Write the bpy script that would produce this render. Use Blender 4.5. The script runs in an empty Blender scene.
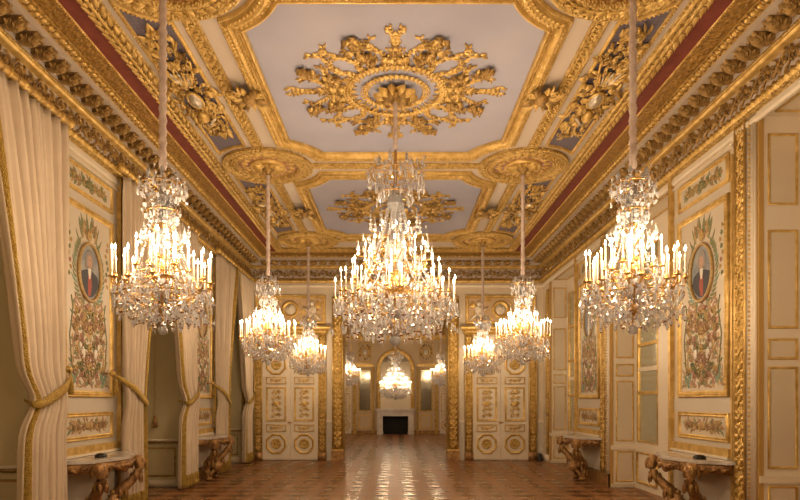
import bpy, math, random
import numpy as np
random.seed(7)
R = random.random
def U(a, b): return a + (b - a) * random.random()
PI = math.pi
C = bpy.context.scene.collection
sc = bpy.context.scene

# ------------------------------------------------------------------ dimensions (metres)
HW = 4.12            # half width of the room
YB = 17.3            # far end wall
YF = -2.6            # wall behind the camera
ZC = 5.65            # ceiling
HY = [5.69, 10.5, 15.34]    # rows of side chandeliers
CX = 2.157
PY = [8.05, 12.93]   # centres of the big ceiling compartments

# ------------------------------------------------------------------ materials
def nodes(name):
    m = bpy.data.materials.new(name); m.use_nodes = True
    nt = m.node_tree; b = nt.nodes['Principled BSDF']
    return m, nt, b
def mat(name, col, rough=.5, metal=0, bump=0, bscale=30, col2=None, cscale=4, voro=False, spec=.5, cdetail=3):
    m, nt, b = nodes(name)
    b.inputs['Base Color'].default_value = (*col, 1)
    b.inputs['Roughness'].default_value = rough
    b.inputs['Metallic'].default_value = metal
    b.inputs['Specular IOR Level'].default_value = spec
    tc = nt.nodes.new('ShaderNodeTexCoord')
    if col2:
        n = nt.nodes.new('ShaderNodeTexNoise'); n.inputs['Scale'].default_value = cscale; n.inputs['Detail'].default_value = cdetail
        r = nt.nodes.new('ShaderNodeValToRGB')
        r.color_ramp.elements[0].position = .35; r.color_ramp.elements[1].position = .65
        r.color_ramp.elements[0].color = (*col, 1); r.color_ramp.elements[1].color = (*col2, 1)
        nt.links.new(tc.outputs['Object'], n.inputs['Vector']); nt.links.new(n.outputs['Fac'], r.inputs['Fac'])
        nt.links.new(r.outputs['Color'], b.inputs['Base Color'])
    if bump:
        if voro:
            n2 = nt.nodes.new('ShaderNodeTexVoronoi'); out = n2.outputs['Distance']
        else:
            n2 = nt.nodes.new('ShaderNodeTexNoise'); n2.inputs['Detail'].default_value = 2; out = n2.outputs['Fac']
        n2.inputs['Scale'].default_value = bscale
        nt.links.new(tc.outputs['Object'], n2.inputs['Vector'])
        bp = nt.nodes.new('ShaderNodeBump'); bp.inputs['Strength'].default_value = bump; bp.inputs['Distance'].default_value = .02
        nt.links.new(out, bp.inputs['Height']); nt.links.new(bp.outputs['Normal'], b.inputs['Normal'])
    return m
GOLD = mat('gold_leaf', (.57, .37, .10), .44, .58, .3, 45, (.78, .56, .21), 9)
GOLDC = mat('carved_gold_leaf', (.43, .27, .07), .46, .55, 1.0, 38, (.74, .53, .19), 16, voro=True)
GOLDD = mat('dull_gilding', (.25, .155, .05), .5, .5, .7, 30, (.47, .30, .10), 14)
OLIVE = mat('bronzed_gold_brocade', (.40, .225, .045), .5, .4, .8, 22, (.24, .135, .03), 16, voro=True)
BRONZ = mat('matt_gilding', (.50, .31, .09), .55, .15, .2, 40)
BRASS = mat('gilt_brass', (.62, .38, .13), .32, .9)
CREAM = mat('cream_paint', (.70, .61, .47), .45, 0, .04, 8, (.66, .57, .43), 1.2)
CREAM2 = mat('pale_cream_paint', (.76, .68, .55), .42, 0, .03, 8)
STONE = mat('greyed_cream_paint', (.58, .53, .45), .5, 0, .03, 8)
CEIL = mat('beige_ceiling_paint', (.58, .505, .43), .5)
TAN = mat('tan_relief_ground', (.58, .42, .25), .5, 0, .2, 20)
WARM = mat('warm_ochre_cream_paint', (.60, .47, .30), .5)
FASCIA = mat('grey_cream_fascia', (.56, .48, .41), .5)
LAV = mat('painted_sky_lavender', (.37, .385, .51), .75, 0, 0, 8, (.43, .43, .53), .9, spec=.2)
RED = mat('crimson_band', (.165, .032, .02), .65, 0, .2, 40, (.21, .045, .03), 8)
ROSE = mat('rose_paint', (.38, .17, .12), .6, 0, .3, 30, (.48, .26, .18), 10)
IVORY = mat('ivory_fabric', (.66, .555, .43), .8, 0, .05, 120, (.60, .50, .38), 2)
BRAID = mat('gold_braid', (.55, .38, .09), .55, .35, .9, 70, (.42, .27, .05), 18, voro=True)
SLEEVE = mat('pale_silk_sleeve', (.62, .50, .45), .7, 0, .5, 60, (.74, .63, .58), 18)
MARBLE = mat('grey_white_marble', (.62, .58, .54), .15, 0, 0, 8, (.42, .38, .35), 3.5, cdetail=9)
MARBLEW = mat('pale_marble', (.72, .68, .64), .25, 0, 0, 8, (.58, .53, .5), 3, cdetail=8)
SOOT = mat('soot_black', (.008, .007, .006), .9)
DARK = mat('dark_metal', (.02, .017, .014), .45, .3)
WAX = mat('candle_wax', (.50, .46, .40), .5)
GILTWOOD = mat('gilded_walnut', (.22, .115, .045), .48, .35, .6, 30, (.47, .27, .10), 11)
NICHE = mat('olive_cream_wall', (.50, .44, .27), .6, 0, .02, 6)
SILVER = mat('silvered_gilding', (.55, .50, .42), .35, .7, .3, 30)

m, nt, b = nodes('flame_light'); FLAME = m
b.inputs['Base Color'].default_value = (1, .85, .6, 1)
b.inputs['Emission Color'].default_value = (1, .84, .60, 1); b.inputs['Emission Strength'].default_value = 40
m.cycles.emission_sampling = 'NONE'

m, nt, b = nodes('cut_crystal'); CRYSTAL = m
for n in list(nt.nodes): nt.nodes.remove(n)
o = nt.nodes.new('ShaderNodeOutputMaterial'); mx = nt.nodes.new('ShaderNodeMixShader'); mx2 = nt.nodes.new('ShaderNodeMixShader'); mx3 = nt.nodes.new('ShaderNodeMixShader')
tr = nt.nodes.new('ShaderNodeBsdfTransparent'); gl = nt.nodes.new('ShaderNodeBsdfGlossy'); df = nt.nodes.new('ShaderNodeBsdfTranslucent'); d2 = nt.nodes.new('ShaderNodeBsdfDiffuse')
tr.inputs['Color'].default_value = (.97, .96, .94, 1); gl.inputs['Roughness'].default_value = .12; gl.inputs['Color'].default_value = (1, .98, .95, 1)
df.inputs['Color'].default_value = (.88, .90, .95, 1); d2.inputs['Color'].default_value = (.86, .89, .95, 1)
fr = nt.nodes.new('ShaderNodeFresnel'); fr.inputs['IOR'].default_value = 1.6
mx3.inputs[0].default_value = .5; nt.links.new(df.outputs[0], mx3.inputs[1]); nt.links.new(d2.outputs[0], mx3.inputs[2])
mx2.inputs[0].default_value = .62; nt.links.new(tr.outputs[0], mx2.inputs[1]); nt.links.new(mx3.outputs[0], mx2.inputs[2])
nt.links.new(fr.outputs[0], mx.inputs[0]); nt.links.new(mx2.outputs[0], mx.inputs[1]); nt.links.new(gl.outputs[0], mx.inputs[2]); nt.links.new(mx.outputs[0], o.inputs[0])

m, nt, b = nodes('window_glass'); GLASS = m
b.inputs['Base Color'].default_value = (.56, .60, .52, 1); b.inputs['Metallic'].default_value = .7; b.inputs['Roughness'].default_value = .22
m, nt, b = nodes('silvered_mirror'); MIRROR = m
b.inputs['Base Color'].default_value = (.78, .80, .78, 1); b.inputs['Metallic'].default_value = 1; b.inputs['Roughness'].default_value = .06

m, nt, b = nodes('aged_mirror'); MIRROR2 = m
b.inputs['Base Color'].default_value = (.40, .38, .30, 1); b.inputs['Metallic'].default_value = 1; b.inputs['Roughness'].default_value = .14
def mosaic():
    m, nt, b = nodes('blue_grey_mosaic')
    tc = nt.nodes.new('ShaderNodeTexCoord'); mp = nt.nodes.new('ShaderNodeMapping'); mp.inputs['Rotation'].default_value = (0, 0, PI/4); mp.inputs['Scale'].default_value = (22, 22, 22)
    v = nt.nodes.new('ShaderNodeTexChecker'); v.inputs['Scale'].default_value = 1
    v.inputs['Color1'].default_value = (.105, .10, .155, 1); v.inputs['Color2'].default_value = (.145, .13, .175, 1)
    vo = nt.nodes.new('ShaderNodeTexVoronoi'); vo.inputs['Randomness'].default_value = 0; vo.inputs['Scale'].default_value = 1
    r = nt.nodes.new('ShaderNodeValToRGB'); r.color_ramp.elements[0].position = .12; r.color_ramp.elements[0].color = (1, 1, 1, 1); r.color_ramp.elements[1].position = .2; r.color_ramp.elements[1].color = (0, 0, 0, 1)
    mi = nt.nodes.new('ShaderNodeMix'); mi.data_type = 'RGBA'; mi.inputs[7].default_value = (.42, .27, .12, 1)
    L = nt.links.new
    L(tc.outputs['Object'], mp.inputs[0]); L(mp.outputs[0], v.inputs[0]); L(mp.outputs[0], vo.inputs[0]); L(vo.outputs['Distance'], r.inputs[0])
    L(r.outputs[0], mi.inputs[0]); L(v.outputs[0], mi.inputs[6]); L(mi.outputs[2], b.inputs['Base Color'])
    b.inputs['Roughness'].default_value = .5
    return m
MOSAIC = mosaic()

def parquet():
    m, nt, b = nodes('oak_parquet')
    L = nt.links.new
    def M(op, a, bb=None, c=None):
        n = nt.nodes.new('ShaderNodeMath'); n.operation = op
        for i, x in enumerate((a, bb, c)):
            if x is None: continue
            if isinstance(x, (int, float)): n.inputs[i].default_value = x
            else: L(x, n.inputs[i])
        return n.outputs[0]
    tc = nt.nodes.new('ShaderNodeTexCoord'); sp = nt.nodes.new('ShaderNodeSeparateXYZ'); L(tc.outputs['Object'], sp.inputs[0])
    x, y = sp.outputs[0], sp.outputs[1]
    P = 1.0
    u = M('FRACT', M('ADD', M('DIVIDE', x, P), 100.5)); v = M('FRACT', M('ADD', M('DIVIDE', y, P), 100.2))
    du = M('ABSOLUTE', M('SUBTRACT', u, .5)); dv = M('ABSOLUTE', M('SUBTRACT', v, .5))
    mxx = M('MAXIMUM', du, dv); border = M('GREATER_THAN', mxx, .42)
    # woven inner squares, set diagonally
    a = M('MULTIPLY', M('ADD', u, v), 2.0); c = M('MULTIPLY', M('SUBTRACT', u, v), 2.0)
    fa = M('FLOOR', a); fc = M('FLOOR', M('ADD', c, 50)); chk = M('MODULO', M('ADD', fa, fc), 2)
    a5 = M('FRACT', M('MULTIPLY', a, 3)); c5 = M('FRACT', M('MULTIPLY', M('ADD', c, 50), 3))
    # strips in alternating direction
    strip = M('ADD', M('MULTIPLY', chk, M('LESS_THAN', a5, .09)), M('MULTIPLY', M('SUBTRACT', 1, chk), M('LESS_THAN', c5, .09)))
    e1 = M('LESS_THAN', M('ABSOLUTE', M('SUBTRACT', mxx, .42)), .006); e2 = M('GREATER_THAN', mxx, .494)
    seam = M('MINIMUM', M('ADD', M('ADD', M('MULTIPLY', strip, M('SUBTRACT', 1, border)), e1), e2), 1)
    no = nt.nodes.new('ShaderNodeTexNoise'); no.inputs['Scale'].default_value = 2.2; no.inputs['Detail'].default_value = 4; L(tc.outputs['Object'], no.inputs['Vector'])
    wn = nt.nodes.new('ShaderNodeTexWhiteNoise'); wn.noise_dimensions = '3D'; cb = nt.nodes.new('ShaderNodeCombineXYZ')
    L(M('ADD', fa, M('MULTIPLY', M('FLOOR', M('ADD', x, .5)), 7)), cb.inputs[0]); L(M('ADD', fc, M('MULTIPLY', M('FLOOR', M('ADD', y, .2)), 13)), cb.inputs[1]); L(border, cb.inputs[2]); L(cb.outputs[0], wn.inputs[0])
    u2 = M('ABSOLUTE', M('SUBTRACT', M('FRACT', M('MULTIPLY', u, 2)), .5)); v2 = M('ABSOLUTE', M('SUBTRACT', M('FRACT', M('MULTIPLY', v, 2)), .5))
    sq = M('LESS_THAN', M('MAXIMUM', u2, v2), .24); cr = M('LESS_THAN', M('MINIMUM', u2, v2), .10)
    tone = M('ADD', M('ADD', M('MULTIPLY', chk, .52), M('MULTIPLY', wn.outputs[0], .25)), M('MULTIPLY', no.outputs[0], .25))
    tone = M('ADD', M('SUBTRACT', tone, M('MULTIPLY', border, .05)), M('SUBTRACT', M('MULTIPLY', sq, .55), M('MULTIPLY', cr, .05)))
    r = nt.nodes.new('ShaderNodeValToRGB'); r.color_ramp.elements[0].position = .08; r.color_ramp.elements[0].color = (.075, .030, .011, 1)
    r.color_ramp.elements[1].position = .85; r.color_ramp.elements[1].color = (.34, .16, .062, 1); L(tone, r.inputs[0])
    mi = nt.nodes.new('ShaderNodeMix'); mi.data_type = 'RGBA'; mi.inputs[7].default_value = (.04, .018, .008, 1)
    L(M('MULTIPLY', seam, .35), mi.inputs[0]); L(r.outputs[0], mi.inputs[6]); L(mi.outputs[2], b.inputs['Base Color'])
    L(M('SUBTRACT', M('ADD', M('ADD', .27, M('MULTIPLY', chk, .08)), M('MULTIPLY', wn.outputs[0], .08)), M('MULTIPLY', sq, .12)), b.inputs['Roughness'])
    bp = nt.nodes.new('ShaderNodeBump'); bp.inputs['Strength'].default_value = .06; bp.inputs['Distance'].default_value = .004
    L(M('MULTIPLY', no.outputs[0], .2), bp.inputs['Height']); L(bp.outputs[0], b.inputs['Normal'])
    return m
PARQUET = parquet()
P_GREEN = mat('painted_green', (.13, .17, .08), .6, 0, 0, 8, (.24, .25, .12), 30)
P_TEAL = mat('painted_teal', (.12, .24, .2), .6, 0, 0, 8, (.22, .33, .26), 25)
P_BROWN = mat('painted_brown', (.26, .15, .08), .6, 0, 0, 8, (.42, .27, .14), 30)
P_OCHRE = mat('painted_ochre', (.42, .28, .11), .5, .2, 0, 8, (.56, .41, .18), 30)
P_PINK = mat('painted_rose', (.33, .15, .11), .6, 0, 0, 8, (.45, .26, .18), 30)
P_WHITE = mat('painted_white', (.76, .72, .64), .6)
P_GROUND = mat('painted_ivory_ground', (.62, .56, .46), .5, 0, 0, 8, (.61, .54, .42), 3)
P_BLUE = mat('painted_blue_grey', (.20, .24, .30), .6, 0, 0, 8, (.36, .37, .36), 5)
P_SKIN = mat('painted_skin', (.52, .34, .25), .6)
P_HAIR = mat('painted_powdered_wig', (.30, .28, .27), .7)
P_COAT = mat('painted_navy_coat', (.035, .04, .06), .6)
P_RED = mat('painted_crimson', (.35, .07, .05), .6)

# ------------------------------------------------------------------ mesh builder
class MB:
    def __init__(s): s.v = []; s.f = []; s.m = []; s.n = 0; s.mats = []; s.flat = False
    def mi(s, mt):
        if mt not in s.mats: s.mats.append(mt)
        return s.mats.index(mt)
    def add(s, v, f, mt):
        i = s.mi(mt); n = s.n
        v = np.asarray(v, float).reshape(-1, 3); s.v.append(v)
        s.f.extend([tuple(a + n for a in q) for q in f]); s.m.extend([i] * len(f)); s.n += len(v)
    def stamp(s, o, fn):
        V = fn(np.concatenate(o.v)) if o.v else np.zeros((0, 3))
        mp = [s.mi(x) for x in o.mats]; n = s.n
        s.v.append(V); s.f.extend([tuple(a + n for a in q) for q in o.f]); s.m.extend([mp[k] for k in o.m]); s.n += len(V)
    def build(s, name, parent=None, smooth=True, solid=0):
        me = bpy.data.meshes.new(name)
        V = np.concatenate(s.v) if s.v else np.zeros((0, 3))
        me.from_pydata(V.tolist(), [], s.f)
        for x in s.mats: me.materials.append(x)
        me.polygons.foreach_set('material_index', s.m)
        me.polygons.foreach_set('use_smooth', [smooth] * len(s.f))
        me.update()
        o = bpy.data.objects.new(name, me); C.objects.link(o)
        if parent: o.parent = parent
        if solid:
            md = o.modifiers.new('solid', 'SOLIDIFY'); md.thickness = solid
        return o
    # ---- shapes
    def box(s, a, b, mt):
        (x0, y0, z0), (x1, y1, z1) = a, b
        s.add([(x0,y0,z0),(x1,y0,z0),(x1,y1,z0),(x0,y1,z0),(x0,y0,z1),(x1,y0,z1),(x1,y1,z1),(x0,y1,z1)],
              [(0,3,2,1),(4,5,6,7),(0,1,5,4),(1,2,6,5),(2,3,7,6),(3,0,4,7)], mt)
    def quad(s, p, mt): s.add(p, [tuple(range(len(p)))], mt)
    def lathe(s, prof, n, mt, c=(0, 0, 0), ph=0):
        v = []; f = []
        for r, z in prof:
            for k in range(n):
                a = 2*PI*k/n + ph; v.append((c[0]+r*math.cos(a), c[1]+r*math.sin(a), c[2]+z))
        for i in range(len(prof)-1):
            for k in range(n):
                k2 = (k+1) % n; f.append((i*n+k, i*n+k2, (i+1)*n+k2, (i+1)*n+k))
        s.add(v, f, mt)
    def tube(s, pts, rad, mt, n=5, closed=False):
        P = np.asarray(pts, float); m = len(P)
        rad = [rad]*m if isinstance(rad, (int, float)) else rad
        v = []; f = []
        for i in range(m):
            if closed: t = P[(i+1) % m] - P[i-1]
            else: t = P[min(i+1, m-1)] - P[max(i-1, 0)]
            t = t/(np.linalg.norm(t)+1e-9); up = np.array((0, 0, 1.)) if abs(t[2]) < .9 else np.array((1., 0, 0))
            a = np.cross(t, up); a /= np.linalg.norm(a); bb = np.cross(t, a)
            for k in range(n):
                q = 2*PI*k/n; v.append(P[i] + rad[i]*(math.cos(q)*a + math.sin(q)*bb))
        for i in range(m if closed else m-1):
            j = (i+1) % m
            for k in range(n): k2 = (k+1) % n; f.append((i*n+k, j*n+k, j*n+k2, i*n+k2))
        if not closed: f.append(tuple(range(n))); f.append(tuple(range((m-1)*n, m*n))[::-1])
        s.add(v, f, mt)
    def blob(s, c, r, mt, n=7, m=4):
        if isinstance(r, (int, float)): r = (r, r, r)
        v = [(c[0], c[1], c[2]-r[2])]; f = []
        for i in range(1, m):
            th = PI*i/m
            for k in range(n):
                a = 2*PI*k/n; v.append((c[0]+r[0]*math.sin(th)*math.cos(a), c[1]+r[1]*math.sin(th)*math.sin(a), c[2]-r[2]*math.cos(th)))
        v.append((c[0], c[1], c[2]+r[2])); e = len(v)-1
        for k in range(n):
            k2 = (k+1) % n; f.append((0, 1+k2, 1+k)); f.append((e, 1+(m-2)*n+k, 1+(m-2)*n+k2))
            for i in range(m-2): f.append((1+i*n+k, 1+i*n+k2, 1+(i+1)*n+k2, 1+(i+1)*n+k))
        s.add(v, f, mt)
    # ---- ornament in the local plane (s, t), h outwards
    def leaf(s, x, y, ang, L, W, H, mt, curl=0, h0=0, n=5):
        v = []; f = []; px, py, a = x, y, ang
        for i in range(n+1):
            u = i/n; w = W*.5*math.sin(PI*min(1, .12+.88*u)**.8) if i < n else 0
            nx, ny = -math.sin(a), math.cos(a); h = h0 + H*(.35+math.sin(PI*u*.85))
            v += [(px+nx*w, py+ny*w, h0), (px, py, h), (px-nx*w, py-ny*w, h0)]
            px += math.cos(a)*L/n; py += math.sin(a)*L/n; a += curl/n
        for i in range(n):
            q = i*3; f += [(q, q+3, q+4, q+1), (q+1, q+4, q+5, q+2)]
        s.add(v, f, mt)
    def spiral(s, x, y, r, turns, a0, d, w, mt, h0=0, n=14, flower=True):
        pts = []; rr = []
        for i in range(n+1):
            u = i/n; q = a0 + d*u*turns*2*PI; k = r*(1-.8*u)
            pts.append((x+k*math.cos(q), y+k*math.sin(q), h0+w*.8+w*.6*u)); rr.append(w*(1-.45*u))
        s.tube(pts, rr, mt, 4)
        if flower: s.flower(x, y, r*.42, 5, mt, h0+w)
    def flower(s, x, y, r, n, mt, h0=0, mt2=None):
        for k in range(n): s.leaf(x, y, 2*PI*k/n, r, r*.75, r*.3, mt, 0, h0, 3)
        s.blob((x, y, h0+r*.3), (r*.3, r*.3, r*.25), mt2 or mt, 6, 3)
    def fan(s, x, y, ang, L, W, H, n, spread, mt, h0=0):
        for k in range(n):
            q = (k-(n-1)/2)/max(1, (n-1)/2) if n > 1 else 0
            s.leaf(x, y, ang+q*spread, L*(1-.35*abs(q)), W, H, mt, q*.9, h0, 4)

def F(o, a, b, n):
    o, a, b, n = [np.array(q, float) for q in (o, a, b, n)]
    return lambda V: o + V[:, :1]*a + V[:, 1:2]*b + V[:, 2:3]*n
def chain(f, g): return lambda V: f(g(V))
def place(dx, dy, ang=0, sx=1, sy=1, sh=1, dh=0):
    c, q = math.cos(ang), math.sin(ang)
    def g(V):
        X = V[:, 0]*sx; Y = V[:, 1]*sy
        return np.stack([dx + X*c - Y*q, dy + X*q + Y*c, V[:, 2]*sh + dh], 1)
    return g
def along(mb, unit, pts, step, fn, closed=False, scale=1, flip=1, dh=0, off=0):
    """repeat a unit of relief along a polyline in the local plane"""
    P = [np.array(p[:2], float) for p in pts]
    if closed: P.append(P[0])
    seg = [np.linalg.norm(P[i+1]-P[i]) for i in range(len(P)-1)]; tot = sum(seg); n = max(1, round(tot/step)); st = tot/n
    for k in range(n):
        d = (k+.5)*st; i = 0
        while i < len(seg)-1 and d > seg[i]: d -= seg[i]; i += 1
        t = (P[i+1]-P[i])/max(seg[i], 1e-9); p = P[i]+t*d; a = math.atan2(t[1], t[0])
        p = p + off*np.array((-t[1], t[0]))
        mb.stamp(unit, chain(fn, place(p[0], p[1], a, scale*st/step, scale*flip, scale, dh)))
def loopframe(mb, loops, fn, mt, closed=True):
    """loops: list of (points, height): skin between successive loops"""
    n = len(loops[0][0]); v = []; f = []
    for pts, h in loops: v += [(p[0], p[1], h) for p in pts]
    for i in range(len(loops)-1):
        for k in range(n if closed else n-1): k2 = (k+1) % n; f.append((i*n+k, i*n+k2, (i+1)*n+k2, (i+1)*n+k))
    t = MB(); t.add(v, f, mt); mb.stamp(t, fn)
def rectpts(s0, t0, s1, t1, o=0): return [(s0+o, t0+o), (s1-o, t0+o), (s1-o, t1-o), (s0+o, t1-o)]
PROF = [(0, 0), (0, .6), (.12, .95), (.28, .75), (.4, .45), (.55, .55), (.72, 1), (.88, .8), (1, .25)]
def rectframe(mb, fn, s0, t0, s1, t1, w, h, mt, prof=PROF):
    loopframe(mb, [(rectpts(s0, t0, s1, t1, a*w), c*h) for a, c in prof], fn, mt)
def lquad(mb, fn, s0, t0, s1, t1, h, mt):
    t = MB(); t.quad([(s0, t0, h), (s1, t0, h), (s1, t1, h), (s0, t1, h)], mt); mb.stamp(t, fn)
def lbox(mb, fn, a, b, mt):
    t = MB(); t.box(a, b, mt); mb.stamp(t, fn)
def tag(o, label=None, cat=None, group=None, kind=None):
    if label: o['label'] = label
    if cat: o['category'] = cat
    if group: o['group'] = group
    if kind: o['kind'] = kind
    return o
def empty(name, loc=(0, 0, 0), label=None, cat=None, group=None, kind=None):
    o = bpy.data.objects.new(name, None); o.location = loc; o.empty_display_size = .1; C.objects.link(o)
    return tag(o, label, cat, group, kind)
def copy_tree(o, parent=None):
    c = o.copy(); C.objects.link(c); c.parent = parent
    for ch in list(o.children): copy_tree(ch, c)
    return c

# ------------------------------------------------------------------ relief units
def unit_rinceau(mt, L=.5, H=.3):
    """one S scroll pair: length L along s, centred, height H"""
    u = MB(); r = H*.36
    pts = []; 
    for i in range(17):
        q = i/16; pts.append((-L/2+q*L, H*.36*math.sin(2*PI*q), .012))
    u.tube(pts, .012*H/.3, mt, 4)
    for sg in (1, -1):
        x = -L/4 if sg > 0 else L/4
        u.spiral(x, -sg*H*.02, r, 1.25, PI/2*sg+PI, -sg, .013*H/.3, mt)
        for a in (.4, 1.3, 2.4, 3.4):
            u.leaf(x+r*math.cos(a+sg), sg*r*.9*math.sin(a+sg), a+sg+.6, H*.24, H*.13, H*.07, mt, .8)
    for x in (-L/2, 0): u.fan(x, 0, PI/2 if x else -PI/2, H*.42, H*.16, H*.08, 3, .7, mt)
    return u
def unit_egg(mt, w=.1, h=.07):
    u = MB(); u.blob((0, 0, .01), (w*.3, h*.42, h*.4), mt, 8, 5)
    u.tube([(w*.42*math.cos(a), h*.5*math.sin(a)*1.0, .012) for a in [PI*k/6+PI for k in range(7)]], h*.08, mt, 4)
    u.leaf(w*.5, -h*.5, PI/2, h, w*.18, h*.3, mt)
    return u
def unit_leafrow(mt, w=.1, h=.1):
    u = MB(); u.leaf(0, -h/2, PI/2, h, w*.85, h*.28, mt); u.leaf(w*.48, -h/2, PI/2, h*.75, w*.4, h*.2, mt)
    u.leaf(-w*.12, -h*.3, PI/2+.7, h*.6, w*.3, h*.3, mt); u.leaf(w*.12, -h*.3, PI/2-.7, h*.6, w*.3, h*.3, mt)
    return u
def unit_torus(mt, w=.16, h=.2):
    """bundled oak leaves with berries around a fat torus"""
    u = MB()
    for t in (-.34, 0, .34):
        u.leaf(-w*.5, t*h*.9, t*.5, w*1.15, h*.34, h*.16, mt, t*.8, h*(.22-.55*t*t)); 
    for t in (-.2, .2): u.blob((w*.1, t*h, h*.3), h*.07, mt, 5, 3)
    u.leaf(-w*.3, -h*.2, -.7, w*.6, h*.2, h*.1, mt, -.6, h*.12); u.leaf(-w*.3, h*.2, .7, w*.6, h*.2, h*.1, mt, .6, h*.12)
    return u
def unit_bead(mt, r=.012):
    u = MB(); u.blob((0, 0, r*.6), (r*1.15, r, r), mt, 6, 4); return u
def unit_pil(mt, L=.5, W=.2):
    """carved pilaster: two entwined stems with leaves, along s"""
    u = MB()
    for sg in (1, -1):
        u.tube([(-L/2+L*i/12, sg*W*.3*math.sin(2*PI*i/12), .012+.006*sg*math.cos(2*PI*i/12)) for i in range(13)], .011, mt, 4)
        for q in (.12, .38, .62, .88):
            u.leaf(-L/2+L*q, sg*W*.12, sg*1.0, W*.5, W*.3, W*.13, mt, -sg*.6)
    for q in (-.25, .25): u.flower(L*q, 0, W*.27, 5, mt, .008)
    u.fan(0, 0, 0, W*.5, W*.2, W*.1, 3, .6, mt); u.fan(-L/2, 0, 0, W*.5, W*.2, W*.1, 3, .6, mt)
    return u
EGG = unit_egg(GOLD); LEAFR = unit_leafrow(GOLD); TOR = unit_torus(GOLD); BEAD = unit_bead(GOLD); PIL = unit_pil(GOLD)
BEGG = MB(); BEGG.blob((0, 0, .02), (.033, .05, .035), GOLD, 8, 5); BEGG.tube([(.05, -.06, .01), (.056, 0, .02), (.05, .06, .01)], .010, GOLDD, 5); BEGG.leaf(-.056, -.05, PI/2, .1, .03, .03, GOLD)

# ------------------------------------------------------------------ shell
def struct(mb, name, parent=None, smooth=False):
    o = mb.build(name, parent, smooth)
    if not parent: o['kind'] = 'structure'
    return o
NICH = [(-.4, 2.2), (4.45, 7.05), (9.3, 11.9), (14.15, 16.6)]
SEG = [(YF, -.4), (2.2, 4.45), (7.05, 9.3), (11.9, 14.15), (16.6, YB)]
ZN = 4.88
YE = 31.0
mb = MB(); mb.quad([(-5.3, YF-.3, 0), (5.3, YF-.3, 0), (5.3, YE+.3, 0), (-5.3, YE+.3, 0)], PARQUET); struct(mb, 'floor')
for side, sg in (('left', -1), ('right', 1)):
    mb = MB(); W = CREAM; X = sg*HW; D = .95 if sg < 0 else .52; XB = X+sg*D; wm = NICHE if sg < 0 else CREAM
    for a, b in SEG: mb.quad([(X, a, 0), (X, b, 0), (X, b, ZC), (X, a, ZC)], CREAM)
    for a, b in NICH:
        mb.quad([(X, a, ZN), (X, b, ZN), (X, b, ZC), (X, a, ZC)], CREAM)
        mb.quad([(X, a, ZN), (X, b, ZN), (XB, b, ZN), (XB, a, ZN)], CREAM)
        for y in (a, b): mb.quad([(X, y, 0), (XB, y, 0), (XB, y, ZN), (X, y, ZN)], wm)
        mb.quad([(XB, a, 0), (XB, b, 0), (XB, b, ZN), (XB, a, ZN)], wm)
    struct(mb, 'wall_'+side)
OW, OH, TH = 1.45, 4.45, .5       # opening to the second room
mb = MB()
for sg in (-1, 1):
    mb.box((min(sg*OW, sg*(HW+.3)), YB, 0), (max(sg*OW, sg*(HW+.3)), YB+TH, ZC+.1), CREAM)
mb.box((-OW, YB, OH), (OW, YB+TH, ZC+.1), CREAM)
struct(mb, 'wall_back')
mb = MB(); mb.quad([(-5, YF, 0), (5, YF, 0), (5, YF, ZC), (-5, YF, ZC)], CREAM); struct(mb, 'wall_front')
mb = MB(); mb.box((-5, YF-.2, ZC), (5, YB, ZC+.1), CEIL); struct(mb, 'ceiling')
# second room shell
mb = MB()
for sg in (-1, 1): mb.quad([(sg*HW, YB+TH, 0), (sg*HW, YE, 0), (sg*HW, YE, ZC), (sg*HW, YB+TH, ZC)], CREAM)
mb.box((-HW, YE, 0), (HW, YE+.2, ZC), WARM)
struct(mb, 'wall_second_room')
mb = MB(); mb.box((-HW-.2, YB+TH, ZC), (HW+.2, YE+.2, ZC+.1), CREAM2); struct(mb, 'ceiling_second_room')

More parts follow.
